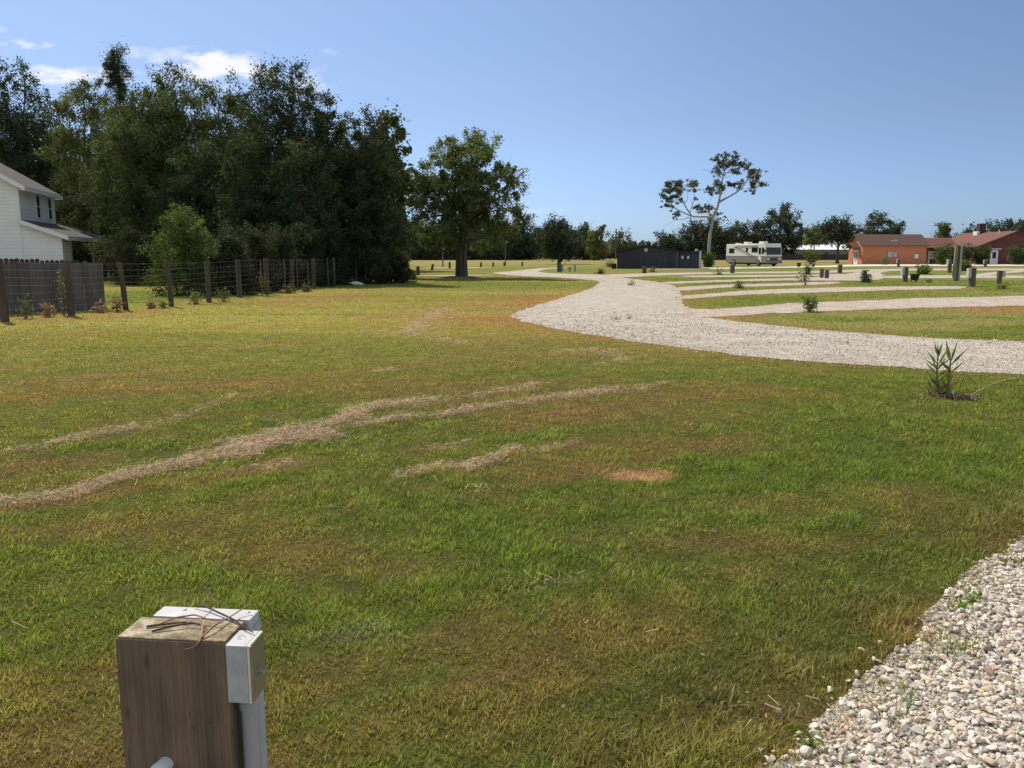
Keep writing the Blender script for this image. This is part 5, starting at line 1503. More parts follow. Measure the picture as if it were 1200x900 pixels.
# ------------------------------------------------------------------ charcoal shed and its neighbours
def shed():
    Y = 95.0
    xl = GX(723, Y); xr = GX(792, Y); xm = GX(756, Y)
    t = thing('metal_shed', 'low charcoal metal shed with shallow gable and lean-to in the middle distance', 'shed', (xl, Y, 0), -math.atan2(157, 979))
    W = xr - xl; pk = P(756, 288.3, Y).z; el = P(723, 295.2, Y).z; er = P(792, 294.6, Y).z
    MB().prism([(0, 0), (W, 0), (W, er), (xm - xl, pk), (0, el)], 'y', 0, 9).build('wall', M['shedwall'], t)
    r = MB()
    r.prism([(-.2, el + .0), (xm - xl, pk + .03), (W + .1, er + .02), (W + .1, er + .1), (xm - xl, pk + .12), (-.2, el + .08)], 'y', -.25, 9.2); r.build('roof', M['shedroof'], t)
    MB().box(xm - xl - .18, xm - xl + .18, -.06, -.003, pk - .62, pk - .25).build('gable_vent', M['greybox'], t)
    W2 = GX(817, Y) - xl
    MB().box(W + .04, W2, .3, 6, 0, 1.86).build('lean_to', M['shedwall'], t)
    MB().box(W + .03, W2 + .1, .1, 6.1, 1.87, 1.95).build('lean_to_roof', M['shedroof'], t)
    MB().box(W - .05, W + .05, .0 - .06, -.003, 0, 1.9).build('corner_post', M['greywood'], t)
    for px in (798, 804.5):
        x = GX(px, Y) - xl; MB().box(x - .09, x + .09, .2, .297, 1.12, 1.42).build('wall_light', M['lamp'], t)
    MB().box(GX(784, Y) - xl - .25, GX(784, Y) - xl + .25, -.04, -.003, .1, 1.75).build('door', M['shedroof'], t)
    # barrel at the left corner
    x = GX(719.5, Y - .8)
    b = thing('barrel', 'black round barrel at the left corner of the charcoal shed', 'barrel', (x, Y - .8, 0))
    MB().lathe([(.24, 0), (.27, .05), (.29, .2), (.28, .4), (.29, .42), (.27, .55), (.25, .6)], 18).build('body', M['blackpot'], b, smooth=True)
    # white cabinet, meter and pipes to the right
    c = thing('utility_cabinet', 'tall white utility cabinet with meter and vent pipes at the shed end', 'cabinet', (GX(820, 96), 96, 0))
    MB().box(-.55, .15, 0, .6, .1, 2.0).build('body', M['boxpaint'], c, bevel=.02)
    MB().box(-.57, .17, -.02, .62, 0, .1).build('base', M['concrete'], c)
    MB().box(-.45, .05, -.025, -.004, .2, 1.9).build('door', M['pvcwhite'], c, bevel=.01)
    MB().tube([(-.75, -.1, 0), (-.75, -.1, 1.95)], .05, 8).build('pipe', M['greybox'], c)
    MB().box(-1.25, -.9, -.3, -.1, .75, 1.35).box(-1.12, -1.03, -.2, -.12, 0, .75).build('meter', M['greybox'], c, bevel=.01)
    MB().lathe([(.14, 0), (.16, .1), (.12, .2)], 12, (-.42, .1, 2.0)).build('vent_cap', M['pvcwhite'], c)


shed()


# ------------------------------------------------------------------ motorhome
def motorhome():
    t = thing('motorhome', 'cream and taupe motorhome parked side-on beyond the gravel strips', 'motorhome', (GX(882, 119), 119.0, 0), math.atan2(-.956, .287))
    L, W, Hh = 10.2, 2.5, 3.05

    def prof(z0, z1, inset=0.0):
        # side outline (x along length, z up) between two heights, with raked front
        def front(z): return L / 2 - .05 - max(0, z - 1.35) * .20
        pts = [(-L / 2 + inset, z0)]
        zs = np.linspace(z0, z1, 5)
        pts += [(front(z), z) for z in zs]
        pts.append((-L / 2 + inset, z1)); return pts
    MB().prism([(x, z) for x, z in prof(1.30, Hh)], 'y', -W / 2, W / 2).build('upper_body', M['rvwhite'], t, bevel=.06)
    MB().prism([(x, z) for x, z in prof(.42, 1.298)], 'y', -W / 2 - .004, W / 2 + .004).build('lower_body', M['rvtan'], t, bevel=.04)
    MB().box(-L / 2 + .4, L / 2 - .7, -1.0, 1.0, .22, .42).build('chassis', M['blackpot'], t)
    s = -W / 2   # the side we see
    # windows on the visible side
    for x0, x1, z0, z1 in ((-4.3, -2.9, 1.75, 2.45), (.1, .65, 1.95, 2.5), (1.55, 3.05, 1.85, 2.55)):
        f = MB().box(x0, x1, s - .02, s - .003, z0, z1).build('window', M['rvdark'], t, bevel=.006)
        MB().box(x0 + .07, x1 - .07, s - .028, s - .021, z0 + .07, z1 - .07).build('pane', M['glass'], f)
    d = MB().box(3.2, 3.95, s - .02, s - .003, .55, 2.65).build('door', M['rvwhite'], t, bevel=.008)
    MB().box(3.3, 3.85, s - .03, s - .021, 1.6, 2.5).build('pane', M['glass'], d)
    MB().box(3.82, 3.88, s - .05, s - .021, 1.25, 1.4).build('handle', M['steel'], d)
    cw = MB().box(4.05, 4.55, s - .02, s - .003, 1.65, 2.5).build('window', M['rvdark'], t, bevel=.006)
    MB().box(4.1, 4.5, s - .028, s - .021, 1.72, 2.43).build('pane', M['glass'], cw)
    # swooping stripes
    st = MB()
    for off, w in ((0, .10), (.22, .07)):
        top = []
        for k in range(13):
            u = k / 12; x = -3.0 + u * 4.9; z = 2.62 - off * 1.2 - 1.25 * u ** 1.3
            top.append((x, z))
        st.prism([(x, z + w * .6) for x, z in top] + [(x, z - w * .6) for x, z in top[::-1]], 'y', s - .012 - off * .01, s - .004)
    st.prism([(-L / 2 + .2, 1.36), (4.6, 1.36), (4.9, 1.31), (-L / 2 + .2, 1.31)], 'y', s - .010, s - .004)
    st.build('stripe', M['rvdark'], t)
    # front: windscreen, bumper, lamps, grille
    fx = lambda z: L / 2 - .05 - max(0, z - 1.35) * .20
    ws = MB(); e = .03
    ws.face([(fx(1.55) + e, -1.12, 1.55), (fx(1.55) + e, 1.12, 1.55), (fx(2.52) + e, 1.12, 2.52), (fx(2.52) + e, -1.12, 2.52)])
    ws.face([(fx(1.55) + .004, -1.12, 1.55), (fx(1.55) + .004, 1.12, 1.55), (fx(2.52) + .004, 1.12, 2.52), (fx(2.52) + .004, -1.12, 2.52)])
    ws.build('windscreen', M['glass'], t)
    MB().box(fx(2) + .032, fx(2) + .045, -.03, .03, 1.55, 2.5).build('pillar', M['rvdark'], t)
    MB().box(L / 2 - .05, L / 2 + .12, -1.22, 1.22, .38, .72).build('bumper', M['rvtan'], t, bevel=.03)
    MB().box(L / 2 - .048, L / 2 - .02, -.5, .5, .80, 1.10).build('grille', M['rvdark'], t)
    for y in (-.9, .9):
        MB().box(L / 2 - .048, L / 2 - .015, y - .2, y + .2, .86, 1.1).build('headlight', M['lamp'], t, bevel=.01)
        MB().tube([(L / 2 - .35, y * 1.39, 2.2), (L / 2 - .1, y * 1.55, 2.25)], .03, 6).box(L / 2 - .16, L / 2 - .04, y * 1.55 - .12, y * 1.55 + .12, 1.85, 2.25).build('mirror', M['rvdark'], t)
    # roof gear
    MB().box(-1.9, -.9, -.4, .4, Hh + .002, Hh + .28).build('air_conditioner', M['rvwhite'], t, bevel=.07)
    MB().box(1.9, 2.9, -.4, .4, Hh + .002, Hh + .30).build('air_conditioner', M['rvwhite'], t, bevel=.07)
    MB().box(-4.2, -3.6, -.3, .3, Hh + .002, Hh + .16).build('roof_vent', M['rvwhite'], t, bevel=.03)
    MB().tube([(-2.6, s - .07, 2.85), (2.9, s - .07, 2.85)], .075, 10).build('awning_roll', M['rvwhite'], t, smooth=True)
    # wheels
    for x in (-2.9, 3.3):
        for y in (s + .06, -s - .06):
            sg = -1 if y < 0 else 1
            w = MB().lathe([(.22, -.13), (.42, -.13), (.45, -.08), (.45, .08), (.42, .13), (.22, .13)], 22, (x, y, .45), 'y').build('wheel', M['tyre'], t, smooth=True)
            MB().lathe([(.05, .10), (.25, .14), (.27, .13), (.27, .02)], 18, (x, y if sg > 0 else y, .45), 'y').build('rim', M['rim'], w, smooth=True) if sg > 0 else \
                MB().lathe([(.05, -.10), (.25, -.14), (.27, -.13), (.27, -.02)], 18, (x, y, .45), 'y').build('rim', M['rim'], w, smooth=True)
    for y in (-.95, .95): MB().box(-L / 2 - .02, -L / 2 - .003, y - .1, y + .1, .9, 1.2).build('tail_light', M['redlight'], t)


motorhome()


# ------------------------------------------------------------------ buildings on the right
def gable_x(mb, x0, x1, y0, y1, z0, ze, zr):
    """body with ridge along x"""
    ym = (y0 + y1) / 2
    return mb.prism([(y0, z0), (y1, z0), (y1, ze), (ym, zr), (y0, ze)], 'x', x0, x1)


def roof_x(mb, x0, x1, y0, y1, ze, zr, ov, th=.12):
    ym = (y0 + y1) / 2; s = (zr - ze) / (ym - y0)
    a, b = y0 - ov, y1 + ov; za = ze - s * ov
    return mb.prism([(a, za + .02), (ym, zr + .02), (b, za + .02), (b, za + th), (ym, zr + th), (a, za + th)], 'x', x0 - ov, x1 + ov)


def roof_y(mb, x0, x1, y0, y1, ze, zr, ov, th=.12):
    xm = (x0 + x1) / 2; s = (zr - ze) / (xm - x0)
    a, b = x0 - ov, x1 + ov; za = ze - s * ov
    return mb.prism([(a, za + .02), (xm, zr + .02), (b, za + .02), (b, za + th), (xm, zr + th), (a, za + th)], 'y', y0 - ov, y1 + ov)


def orange_building():
    Y = 136.0; x0 = GX(1010, Y)
    t = thing('orange_building', 'small terracotta orange building with brown roof and white end door', 'building', (x0, Y, 0))
    W = GX(1084, Y) - x0; D = 5.6
    ze = P(1040, 286.6, Y).z; zr = P(1040, 275.5, Y + D / 2).z
    gable_x(MB(), 0, W, 0, D, 0, ze, zr).build('wall', M['orange'], t)
    roof_x(MB(), 0, W, 0, D, ze, zr, .45).build('roof', M['brownroof'], t)
    f = MB().box(-.05, -.003, 1.7, 3.3, 0, 2.25).build('door', M['whitetrim'], t)
    MB().box(-.06, -.051, 1.95, 2.35, 1.0, 1.95).box(-.06, -.051, 2.65, 3.05, 1.0, 1.95).build('pane', M['glass'], f)
    # porch hood and post over the end door
    h = MB().prism([(.9, 2.55), (2.5, 3.35), (4.1, 2.55), (4.1, 2.68), (2.5, 3.5), (.9, 2.68)], 'x', -1.2, -.003).build('door_hood', M['brownroof'], t)
    MB().box(-1.15, -1.03, 1.0, 1.12, 0, 2.55).build('hood_post', M['orange'], h)
    for px, w, z0, z1 in ((1042, .35, 1.15, 2.0), (1047.6, .28, 1.2, 1.9)):
        x = GX(px, Y) - x0; MB().box(x - w, x + w, -.14, -.003, z0, z1).build('panel_box', M['greybox'], t, bevel=.01)
    x = GX(1073, Y) - x0; MB().box(x - .28, x + .28, -.1, -.003, .95, 1.6).build('wall_hatch', M['whitetrim'], t, bevel=.01)
    x = GX(1050, Y) - x0
    zz = P(1050, 284, Y + 1).z
    MB().box(x - .55, x - .25, .9, 1.4, zz - .25, zz + .35).build('roof_vent', M['whitetrim'], t)
    MB().lathe([(.05, -.05), (.35, .02), (.45, .10)], 14, (x + .2, .8, zz), 'y').tube([(x + .2, .85, zz), (x + .2, 1.2, zz - .4)], .04, 6).build('satellite_dish', M['greybox'], t)


orange_building()


def red_building():
    Y = 135.0; x0 = GX(1144, Y)
    t = thing('red_building', 'long dark red boarded building with rusty red roof at the right edge', 'building', (x0, Y, 0))
    ze = P(1144, 288.5, Y).z; W = 2 * (GX(1187, Y) - x0); zr = P(1187, 271.3, Y).z; D = 15
    MB().prism([(0, 0), (W, 0), (W, ze), (W / 2, zr), (0, ze)], 'y', 0, D).build('wall', M['redwall'], t)
    ro = roof_y(MB(), 0, W, 0, D, ze, zr, .5).build('roof', M['redroof'], t)
    cx = W / 2 - .3; cy = 9.5
    MB().box(cx - .55, cx + .55, cy - .5, cy + .5, zr - .3, P(1150, 262, Y + 9.5).z).build('chimney', M['brick'], ro, bevel=.02)
    MB().box(cx - 1.0, cx - .56, cy - .6, cy + .6, zr - .5, zr + .28).build('flashing', M['whitetrim'], ro)
    MB().tube([(W / 2 - 1.5, 2.0, zr - 1.2), (W / 2 - 1.5, 2.0, zr + .35)], .1, 8).build('vent_pipe', M['lamp'], ro)
    x = GX(1164, Y) - x0
    d = MB().box(x - .62, x + .62, -.05, -.003, 0, 2.25).build('door', M['whitetrim'], t)
    MB().box(x - .3, x + .3, -.06, -.051, .95, 1.95).build('pane', M['glass'], d)
    MB().box(x - .9, x + .9, -.5, -.003, 2.35, 2.55).build('door_hood', M['greybox'], t)
    # low connecting wing towards the orange building
    xa = GX(1087, 141) - x0; Yc = 6.0
    zc = P(1100, 290, Y + Yc).z; zcr = P(1100, 279.5, Y + Yc + 3.2).z
    gable_x(MB(), xa, -.003, Yc + 1.6, Yc + 6.4, 0, zc, zc + 1.0).build('wing_wall', M['redwall'], t)
    roof_x(MB(), xa, -.05, Yc, Yc + 6.4, zc, zcr, .3).build('wing_roof', M['redroof'], t)
    for px in (1086, 1094, 1110, 1124):
        x = GX(px, 141) - x0; MB().box(x - .12, x + .12, Yc, Yc + .22, 0, zc - .02).build('porch_post', M['oldwood'], t)
    x = GX(1091, 141) - x0; MB().box(x - .5, x + .5, Yc + 1.54, Yc + 1.597, .1, 2.2).build('wing_door', M['whitetrim'], t)
    x = GX(1097, 141) - x0; MB().box(x - .3, x + .3, Yc + 1.54, Yc + 1.597, .8, 2.1).build('wing_window', M['whitetrim'], t)
    b = thing('garden_bench', 'small slatted wooden bench between the dark shrubs of the red building', 'bench', (GX(1139, 131), 131, 0))
    m = MB()
    for k in range(4): m.box(-.75, .75, .2 - k * .012, .225 - k * .012, .5 + k * .12, .59 + k * .12)
    m.build('backrest', M['oldwood'], b)
    MB().box(-.75, .75, -.28, .18, .42, .46).build('seat', M['oldwood'], b)
    for x in (-.68, .68):
        for y in (-.24, .14): MB().box(x - .035, x + .035, y - .035, y + .035, 0, .42).build('leg', M['oldwood'], b)
    g = thing('grill_cart', 'black grill on wheels standing under the porch of the connecting wing', 'grill', (GX(1095, 138.5), 138.5, 0))
    MB().lathe([(.1, .5), (.34, .62), (.38, .8), (.34, .98), (.1, 1.08)], 14).build('body', M['blackpot'], g, smooth=True)
    for k in range(3):
        a = k * 2.09; MB().tube([(.22 * math.cos(a), .22 * math.sin(a), .6), (.36 * math.cos(a), .36 * math.sin(a), 0)], .025, 6).build('leg', M['blackpot'], g)


red_building()


def long_building():
    Y = 262.0; x0 = GX(820, Y); W = GX(1010, Y) - x0
    t = thing('long_building', 'long low grey building with bright white roof behind the far fence', 'building', (x0, Y, 0))
    ze = P(900, 292.6, Y).z; zr = P(900, 287.3, Y + 8).z
    gable_x(MB(), 0, W, 0, 16, 0, ze, zr - .05).build('wall', M['greywall'], t)
    roof_x(MB(), 0, W, 0, 16, ze, zr, .5, .15).build('roof', M['whiteroof'], t)
    for k in range(7):
        x = 4 + k * (W - 8) / 6; MB().box(x - .6, x + .6, -.06, -.003, 1.0, 2.2).build('window', M['glass'], t)


long_building()

# ------------------------------------------------------------------ meter posts of the pitches
PED = 'meter posts standing on the pitches'


def make_pedestal(label, px, base, top, box='left', post_w=.19, wood='pedwood', boxm='greybox', name='meter_post'):
    x, y = G(px, base); H = P(px, top, y).z
    t = thing(name, label, 'meter post', (x, y, 0), 0, PED)
    MB().box(-post_w / 2, post_w / 2, -post_w / 2, post_w / 2, -.2, H).build('post', M[wood], t, bevel=.008)
    hb = min(.46, H * .5)
    w = post_w / 2
    if box == 'left':
        b = MB().box(-w - .13, -w - .003, -.13, .13, H - hb - .03, H - .02).build('meter_box', M[boxm], t, bevel=.008)
        MB().box(-w - .137, -w - .131, -.11, .11, H - hb, H - .06).build('cover', M['boxpaint'], b)
    elif box == 'right':
        b = MB().box(w + .003, w + .15, -.13, .13, H - hb, H - .0).build('meter_box', M[boxm], t, bevel=.008)
        MB().box(w + .151, w + .157, -.11, .11, H - hb + .04, H - .04).build('cover', M['boxpaint'], b)
    elif box == 'top':
        b = MB().box(-w - .10, w + .10, -w - .03, w + .03, H + .003, H + .06).build('cap', M['boxpaint'], t, bevel=.008)
        MB().box(-w - .12, -w - .003, -.1, .1, H - hb, H - .02).build('meter_box', M[boxm], t, bevel=.008)
    if box:
        MB().tube([(w + .02 if box != 'right' else -w - .02, 0, -.1), (w + .02 if box != 'right' else -w - .02, 0, H * .45)], .02, 8).build('conduit', M['pvc'], t)
    return t


make_pedestal('closest meter post with pale box on its left, right of the tall post', 1138.5, 336, 314, 'left', .24)
make_pedestal('meter post with pale box on its left beside the black kettle', 1060.5, 330.5, 313, 'left', .22)
make_pedestal('meter post capped with a pale lid and bush at its foot', 1012.5, 331.5, 317.3, 'top', .2)
make_pedestal('bare dark post, left one of a close pair before the dirt patch', 962.7, 325.6, 315, None, .22)
make_pedestal('mossy dark post, right one of a close pair before the dirt patch', 968.6, 326.2, 316.3, None, .22, 'oldwood')
make_pedestal('dark post behind the close pair, nearer to the orange building', 984, 320, 310, None, .30)
make_pedestal('grey meter post in front of the orange wall', 1052.7, 312.6, 304, 'top', .26, boxm='greybox')
make_pedestal('meter post with box high on its right near the right edge', 1170.5, 332.8, 317, 'right', .2)
make_pedestal('small grey topped meter post before the white door of the red building', 1154.5, 312.7, 305, 'top', .28)
make_pedestal('meter post with large grey box behind the tall utility post', 1112.5, 319.7, 303.5, 'left', .26)
make_pedestal('dark post before the middle of the motorhome', 858, 320.2, 310, None, .34)
make_pedestal('dark post on the verge before the charcoal shed', 755, 320.2, 312, None, .34)
make_pedestal('dark thick post left of the pale blue posts', 655.3, 318.7, 309, None, .38)
for px, b, tp, lab in ((490, 322.2, 312, 'dark post nearest the wood corner, left of the lone oak'), (506, 316.8, 309.3, 'leaning dark post left of the lone oak trunk'), (527, 314.6, 307.2, 'small post just left of the lone oak trunk'),
                       (563.7, 313.2, 307.4, 'small post just right of the lone oak trunk'), (578, 312.7, 307.4, 'second small post right of the lone oak trunk'), (591, 311.8, 307.2, 'third small post right of the oak, by a lamp pole'),
                       (612, 311.8, 306.9, 'fourth small post right of the oak, nearest the road end')):
    o = make_pedestal(lab, px, b, tp, None, .24)
    if px == 506: o.rotation_euler = (0, .22, 0)


def tall_post():
    x, y = G(1120, 329.5); H = P(1120, 286.5, y).z
    t = thing('tall_utility_post', 'tall double timber utility post with grey metal trough among the pitches', 'utility post', (x, y, 0))
    MB().box(-.20, -.045, -.09, .09, -.2, H).build('post', M['sunlitwood'], t, bevel=.01)  # left half: its sunlit tone is put into the timber colour
    MB().box(-.042, .10, -.10, .08, -.2, H - .06).build('post', M['pedwood'], t, bevel=.01)
    MB().box(.104, .22, -.07, .09, .05, H - .02).build('trough', M['greybox'], t, bevel=.008)
    MB().box(-.22, -.203, -.05, .05, .3, 1.0).build('side_board', M['pedwood'], t)


tall_post()


# pots, kettle, posts, lamp poles
def pot(label, px, base, top, wpx, plant=False, kettle=False, name='black_pot'):
    x, y = G(px, base); s = y / F / CT
    t = thing(name, label, 'pot', (x, y, 0)); H = (base - top) * s; r = wpx * s / 2
    if kettle:
        MB().lathe([(.35 * r, .16 * H), (.70 * r, .22 * H), (.93 * r, .5 * H), (.94 * r, .85 * H), (1.05 * r, .97 * H), (1.05 * r, H), (.9 * r, H), (.8 * r, .6 * H), (.3 * r, .4 * H)], 24).build('bowl', M['blackpot'], t, smooth=True)
        for k in range(3):
            a = k * 2.09 + .5; MB().tube([(.6 * r * math.cos(a), .6 * r * math.sin(a), .3 * H), (.7 * r * math.cos(a), .7 * r * math.sin(a), -.01)], .035, 6).build('leg', M['blackpot'], t)
        MB().tube([(1.0 * r, 0, .9 * H), (1.12 * r, 0, .8 * H), (1.0 * r, 0, .68 * H)], .018, 6).build('handle', M['blackpot'], t)
    else:
        MB().lathe([(.7 * r, 0), (.95 * r, .6 * H), (1.0 * r, .9 * H), (1.08 * r, .92 * H), (1.08 * r, H), (.9 * r, H), (.85 * r, .8 * H)], 20).build('bowl', M['blackpot'], t, smooth=True)
        MB().lathe([(.84 * r, .80 * H), (.5 * r, .86 * H), (.1 * r, .88 * H)], 16).build('soil', M['mulch'], t)


pot('black three legged kettle planter on the grass between meter posts', 1071.5, 330, 321.3, 10, kettle=True, name='iron_kettle')
pot('black round pot farthest left beyond the gravel strips, near the motorhome', 936, 312.9, 308, 4.6)
pot('black round pot holding a bush, left of the close pair of posts', 946.5, 322.2, 315, 6)
pot('small black pot just right of the thin leaning sapling', 953.2, 312.9, 309.3, 3)
bush('pot_plant', 'thin weedy plant growing from the black pot by the close pair of posts', 946.5, 321.8, 14, 7, MD, 200, .16, cat='plant', seed=40, stems=6)

for px, lab in ((659, 'pale blue short post beside the thick dark post'), (673.5, 'pale blue short post right of the yellow hydrant')):
    x, y = G(px, 318); t = thing('blue_post', lab, 'post', (x, y, 0)); H = P(px, 310.5, y).z
    MB().box(-.11, .11, -.09, .09, -.1, H).build('shaft', M['bluepaint'], t, bevel=.02)
    MB().box(-.14, .14, -.12, .12, H + .002, H + .06).build('cap', M['bluepaint'], t, bevel=.02)
x, y = G(667.5, 318.4); t = thing('fire_hydrant', 'small yellow hydrant between the two pale blue posts', 'hydrant', (x, y, 0))
MB().lathe([(.16, 0), (.16, .05), (.11, .06), (.11, .38), (.14, .40), (.13, .47), (.04, .54)], 16).build('barrel', M['yellowpaint'], t, smooth=True)
MB().tube([(-.19, 0, .3), (.19, 0, .3)], .05, 10).build('nozzle', M['yellowpaint'], t)


def lamp_pole(label, px, top, Y):
    x = GX(px, Y); H = P(px, top, Y).z
    t = thing('lamp_pole', label, 'lamp pole', (x, Y, 0))
    MB().tube([(0, 0, -.2), (0, 0, H * .5), (0, 0, H)], [.085, .07, .06], 10).build('pole', M['greywood'], t, smooth=True)
    MB().tube([(0, 0, H - .25), (.10, -.08, H - .05), (.19, -.16, H)], .022, 6).build('arm', M['steel'], t)
    MB().lathe([(.03, .09), (.09, .05), (.11, -.03), (.07, -.07), (.02, -.08)], 14, (.22, -.19, H)).build('lamp_head', M['lamp'], t, smooth=True)


lamp_pole('grey lamp pole left of the lone oak trunk', 519, 278, 104)
lamp_pole('grey lamp pole right of the lone oak trunk', 592.3, 284, 120)
for px, top, Y, lab in ((721.3, 268, 280, 'taller bare utility pole among thin far trees left of the shed'), (729.6, 272, 300, 'shorter bare utility pole right beside the taller one')):
    x = GX(px, Y); H = P(px, top, Y).z; t = thing('utility_pole', lab, 'utility pole', (x, Y, 0))
    MB().tube([(0, 0, -.3), (0, 0, H)], [.28, .18], 8).build('pole', M['greywood'], t, smooth=True)
    MB().box(-1.0, 1.0, -.1, .1, H - 1.2, H - 1.0).build('crossarm', M['greywood'], t)

# pale sack lying at the wood edge
x, y = G(418, 334); t = thing('plastic_sheet', 'crumpled pale plastic lying on the grass at the wood edge', 'litter', (x - .1, y, 0))
bm = bmesh.new(); bmesh.ops.create_icosphere(bm, subdivisions=3, radius=.3)
for v in bm.verts:
    k = math.sin(v.co.x * 23 + v.co.y * 9) * .03 + math.cos(v.co.y * 31 + v.co.z * 17) * .03
    v.co = Vector((v.co.x * 1.5, v.co.y * .8, max(0, v.co.z * .45 + .04))) * (1 + k * 3)
me = bpy.data.meshes.new('sheet'); bm.to_mesh(me); bm.free(); me.materials.append(M['pvcwhite'])
o = bpy.data.objects.new('sheet', me); COL.objects.link(o); o.parent = t

# ------------------------------------------------------------------ light, sky, camera
SUN_E, SUN_AZ = R(50), R(-38)      # azimuth from +Y towards +X
sd = Vector((math.sin(SUN_AZ) * math.cos(SUN_E), math.cos(SUN_AZ) * math.cos(SUN_E), math.sin(SUN_E)))
sl = bpy.data.lights.new('sun', 'SUN'); sl.energy = 4.7; sl.angle = R(.53); sl.color = (1.0, .92, .80)
so = bpy.data.objects.new('sun', sl); COL.objects.link(so); so.location = (0, 0, 50)
so.rotation_euler = (-sd).to_track_quat('-Z', 'Y').to_euler()

w = bpy.data.worlds.new('World'); SC.world = w; w.use_nodes = True
nt = w.node_tree; nt.nodes.clear()
wo = nt.nodes.new('ShaderNodeOutputWorld'); bg = nt.nodes.new('ShaderNodeBackground'); bg.inputs[1].default_value = .105
sky = nt.nodes.new('ShaderNodeTexSky'); sky.sky_type = 'NISHITA'; sky.sun_disc = False
sky.sun_elevation = SUN_E; sky.sun_rotation = SUN_AZ % (2 * math.pi); sky.air_density = 1.0; sky.dust_density = .6; sky.ozone_density = 2.0; sky.altitude = 20
tc = nt.nodes.new('ShaderNodeTexCoord'); sp = nt.nodes.new('ShaderNodeSeparateXYZ'); nt.links.new(tc.outputs['Generated'], sp.inputs[0])


def mt(op, a, b=None):
    n = nt.nodes.new('ShaderNodeMath'); n.operation = op
    for i, q in enumerate((a, b)):
        if q is None: continue
        if isinstance(q, (int, float)): n.inputs[i].default_value = q
        else: nt.links.new(q, n.inputs[i])
    return n.outputs[0]


yy = mt('MAXIMUM', sp.outputs['Y'], .001)
u = mt('DIVIDE', sp.outputs['X'], yy); v = mt('DIVIDE', sp.outputs['Z'], yy)
cmb = nt.nodes.new('ShaderNodeCombineXYZ'); nt.links.new(mt('MULTIPLY', u, 14.0), cmb.inputs[0]); nt.links.new(mt('MULTIPLY', v, 34.0), cmb.inputs[1])
nz = nt.nodes.new('ShaderNodeTexNoise'); nz.inputs['Scale'].default_value = 1.3; nz.inputs['Detail'].default_value = 7; nz.inputs['Roughness'].default_value = .6
nt.links.new(cmb.outputs[0], nz.inputs['Vector'])
tot = None
for (cu, cv, ru, rv, amp) in ((-.355, .214, .075, .022, 1.0), (-.31, .203, .05, .02, .9), (-.505, .203, .085, .013, .9), (-.553, .2365, .034, .0065, .85), (-.43, .226, .05, .010, .42), (-.60, .252, .03, .012, .35),
                              (-.21, .228, .03, .008, .3), (.02, .050, .05, .006, .45), (-.24, .20, .06, .03, .4), (-.40, .20, .12, .02, .5), (-.75, .22, .10, .03, .8)):
    a = mt('POWER', mt('DIVIDE', mt('SUBTRACT', u, cu), ru), 2.0); b = mt('POWER', mt('DIVIDE', mt('SUBTRACT', v, cv), rv), 2.0)
    m = mt('MULTIPLY', mt('MAXIMUM', mt('SUBTRACT', 1.35, mt('ADD', a, b)), 0.0), amp / 1.35)
    tot = m if tot is None else mt('MAXIMUM', tot, m)
nn = mt('MULTIPLY', mt('SUBTRACT', nz.outputs['Fac'], .34), 3.2)
mask = nt.nodes.new('ShaderNodeMapRange'); mask.interpolation_type = 'SMOOTHSTEP'
nt.links.new(mt('MULTIPLY', tot, mt('MAXIMUM', nn, 0.0)), mask.inputs[0])
mask.inputs[1].default_value = .08; mask.inputs[2].default_value = .62
mx = nt.nodes.new('ShaderNodeMixRGB'); mx.inputs[2].default_value = (9.2, 9.3, 9.6, 1)
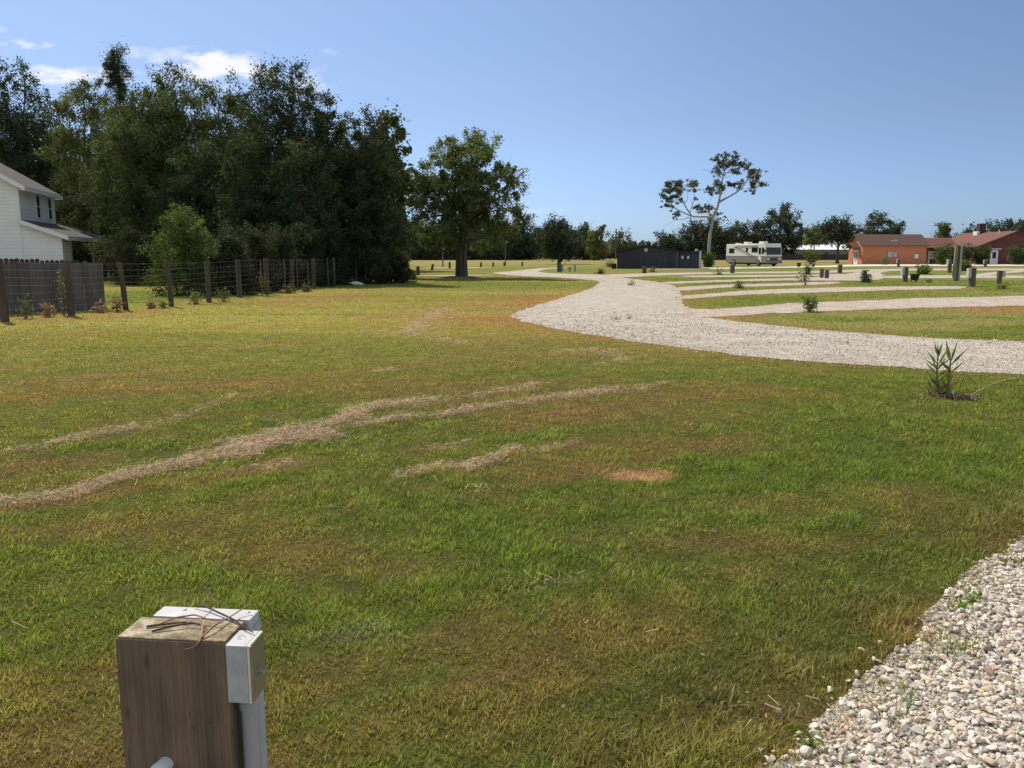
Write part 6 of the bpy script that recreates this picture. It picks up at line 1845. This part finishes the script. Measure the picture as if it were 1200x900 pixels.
# clear blue towards the horizon; unseen sky overhead and behind brightened as added fill
tint = nt.nodes.new('ShaderNodeValToRGB'); nt.links.new(sp.outputs['Z'], tint.inputs[0])
te = tint.color_ramp.elements
te[0].position = 0.0; te[0].color = (.315, .45, .76, 1)
te[1].position = 1.0; te[1].color = (.85, .85, .85, 1)
for pz, cz in ((.06, (.345, .43, .66)), (.15, (.40, .425, .52)), (.30, (.46, .485, .535)), (.42, (.50, .505, .53)), (.60, (.80, .80, .80))):
    k_ = te.new(pz); k_.color = (*cz, 1)
tm = nt.nodes.new('ShaderNodeMixRGB'); tm.blend_type = 'MULTIPLY'; tm.inputs[0].default_value = 1
nt.links.new(sky.outputs[0], tm.inputs[1]); nt.links.new(tint.outputs[0], tm.inputs[2])


def mrange(src, a0, a1, b0, b1):
    n = nt.nodes.new('ShaderNodeMapRange'); n.interpolation_type = 'SMOOTHSTEP'
    nt.links.new(src, n.inputs[0])
    for i_, q_ in enumerate((a0, a1, b0, b1)): n.inputs[1 + i_].default_value = q_
    return n.outputs[0]


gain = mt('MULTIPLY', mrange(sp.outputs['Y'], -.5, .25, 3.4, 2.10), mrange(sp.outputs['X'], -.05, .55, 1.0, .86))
fill_w = mt('MAXIMUM', mrange(sp.outputs['Y'], -.25, .30, 1.0, 0.0), mrange(sp.outputs['Z'], .42, .75, 0.0, 1.0))
wm = nt.nodes.new('ShaderNodeMixRGB'); nt.links.new(mt('MULTIPLY', fill_w, .62), wm.inputs[0]); nt.links.new(tm.outputs[0], wm.inputs[1]); wm.inputs[2].default_value = (1.75, 1.72, 1.68, 1)
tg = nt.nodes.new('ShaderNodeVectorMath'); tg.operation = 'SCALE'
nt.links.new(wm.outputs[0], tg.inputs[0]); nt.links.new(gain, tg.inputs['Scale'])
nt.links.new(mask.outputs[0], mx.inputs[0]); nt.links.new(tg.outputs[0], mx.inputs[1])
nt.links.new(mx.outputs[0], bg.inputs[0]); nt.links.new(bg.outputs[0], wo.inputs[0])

cam = bpy.data.cameras.new('camera'); co = bpy.data.objects.new('camera', cam); COL.objects.link(co)
cam.sensor_width = 36; cam.lens = 36 * F / 1200; cam.clip_start = .05; cam.clip_end = 9000
co.location = (0, 0, CAMH); co.rotation_euler = (math.pi / 2 - TILT, 0, 0)
SC.camera = co
SC.view_settings.view_transform = 'Standard'; SC.view_settings.look = 'None'; SC.view_settings.exposure = 0; SC.view_settings.gamma = 1
SC.render.resolution_x = 1024; SC.render.resolution_y = 768
SC.cycles.max_bounces = 8; SC.cycles.transparent_max_bounces = 8
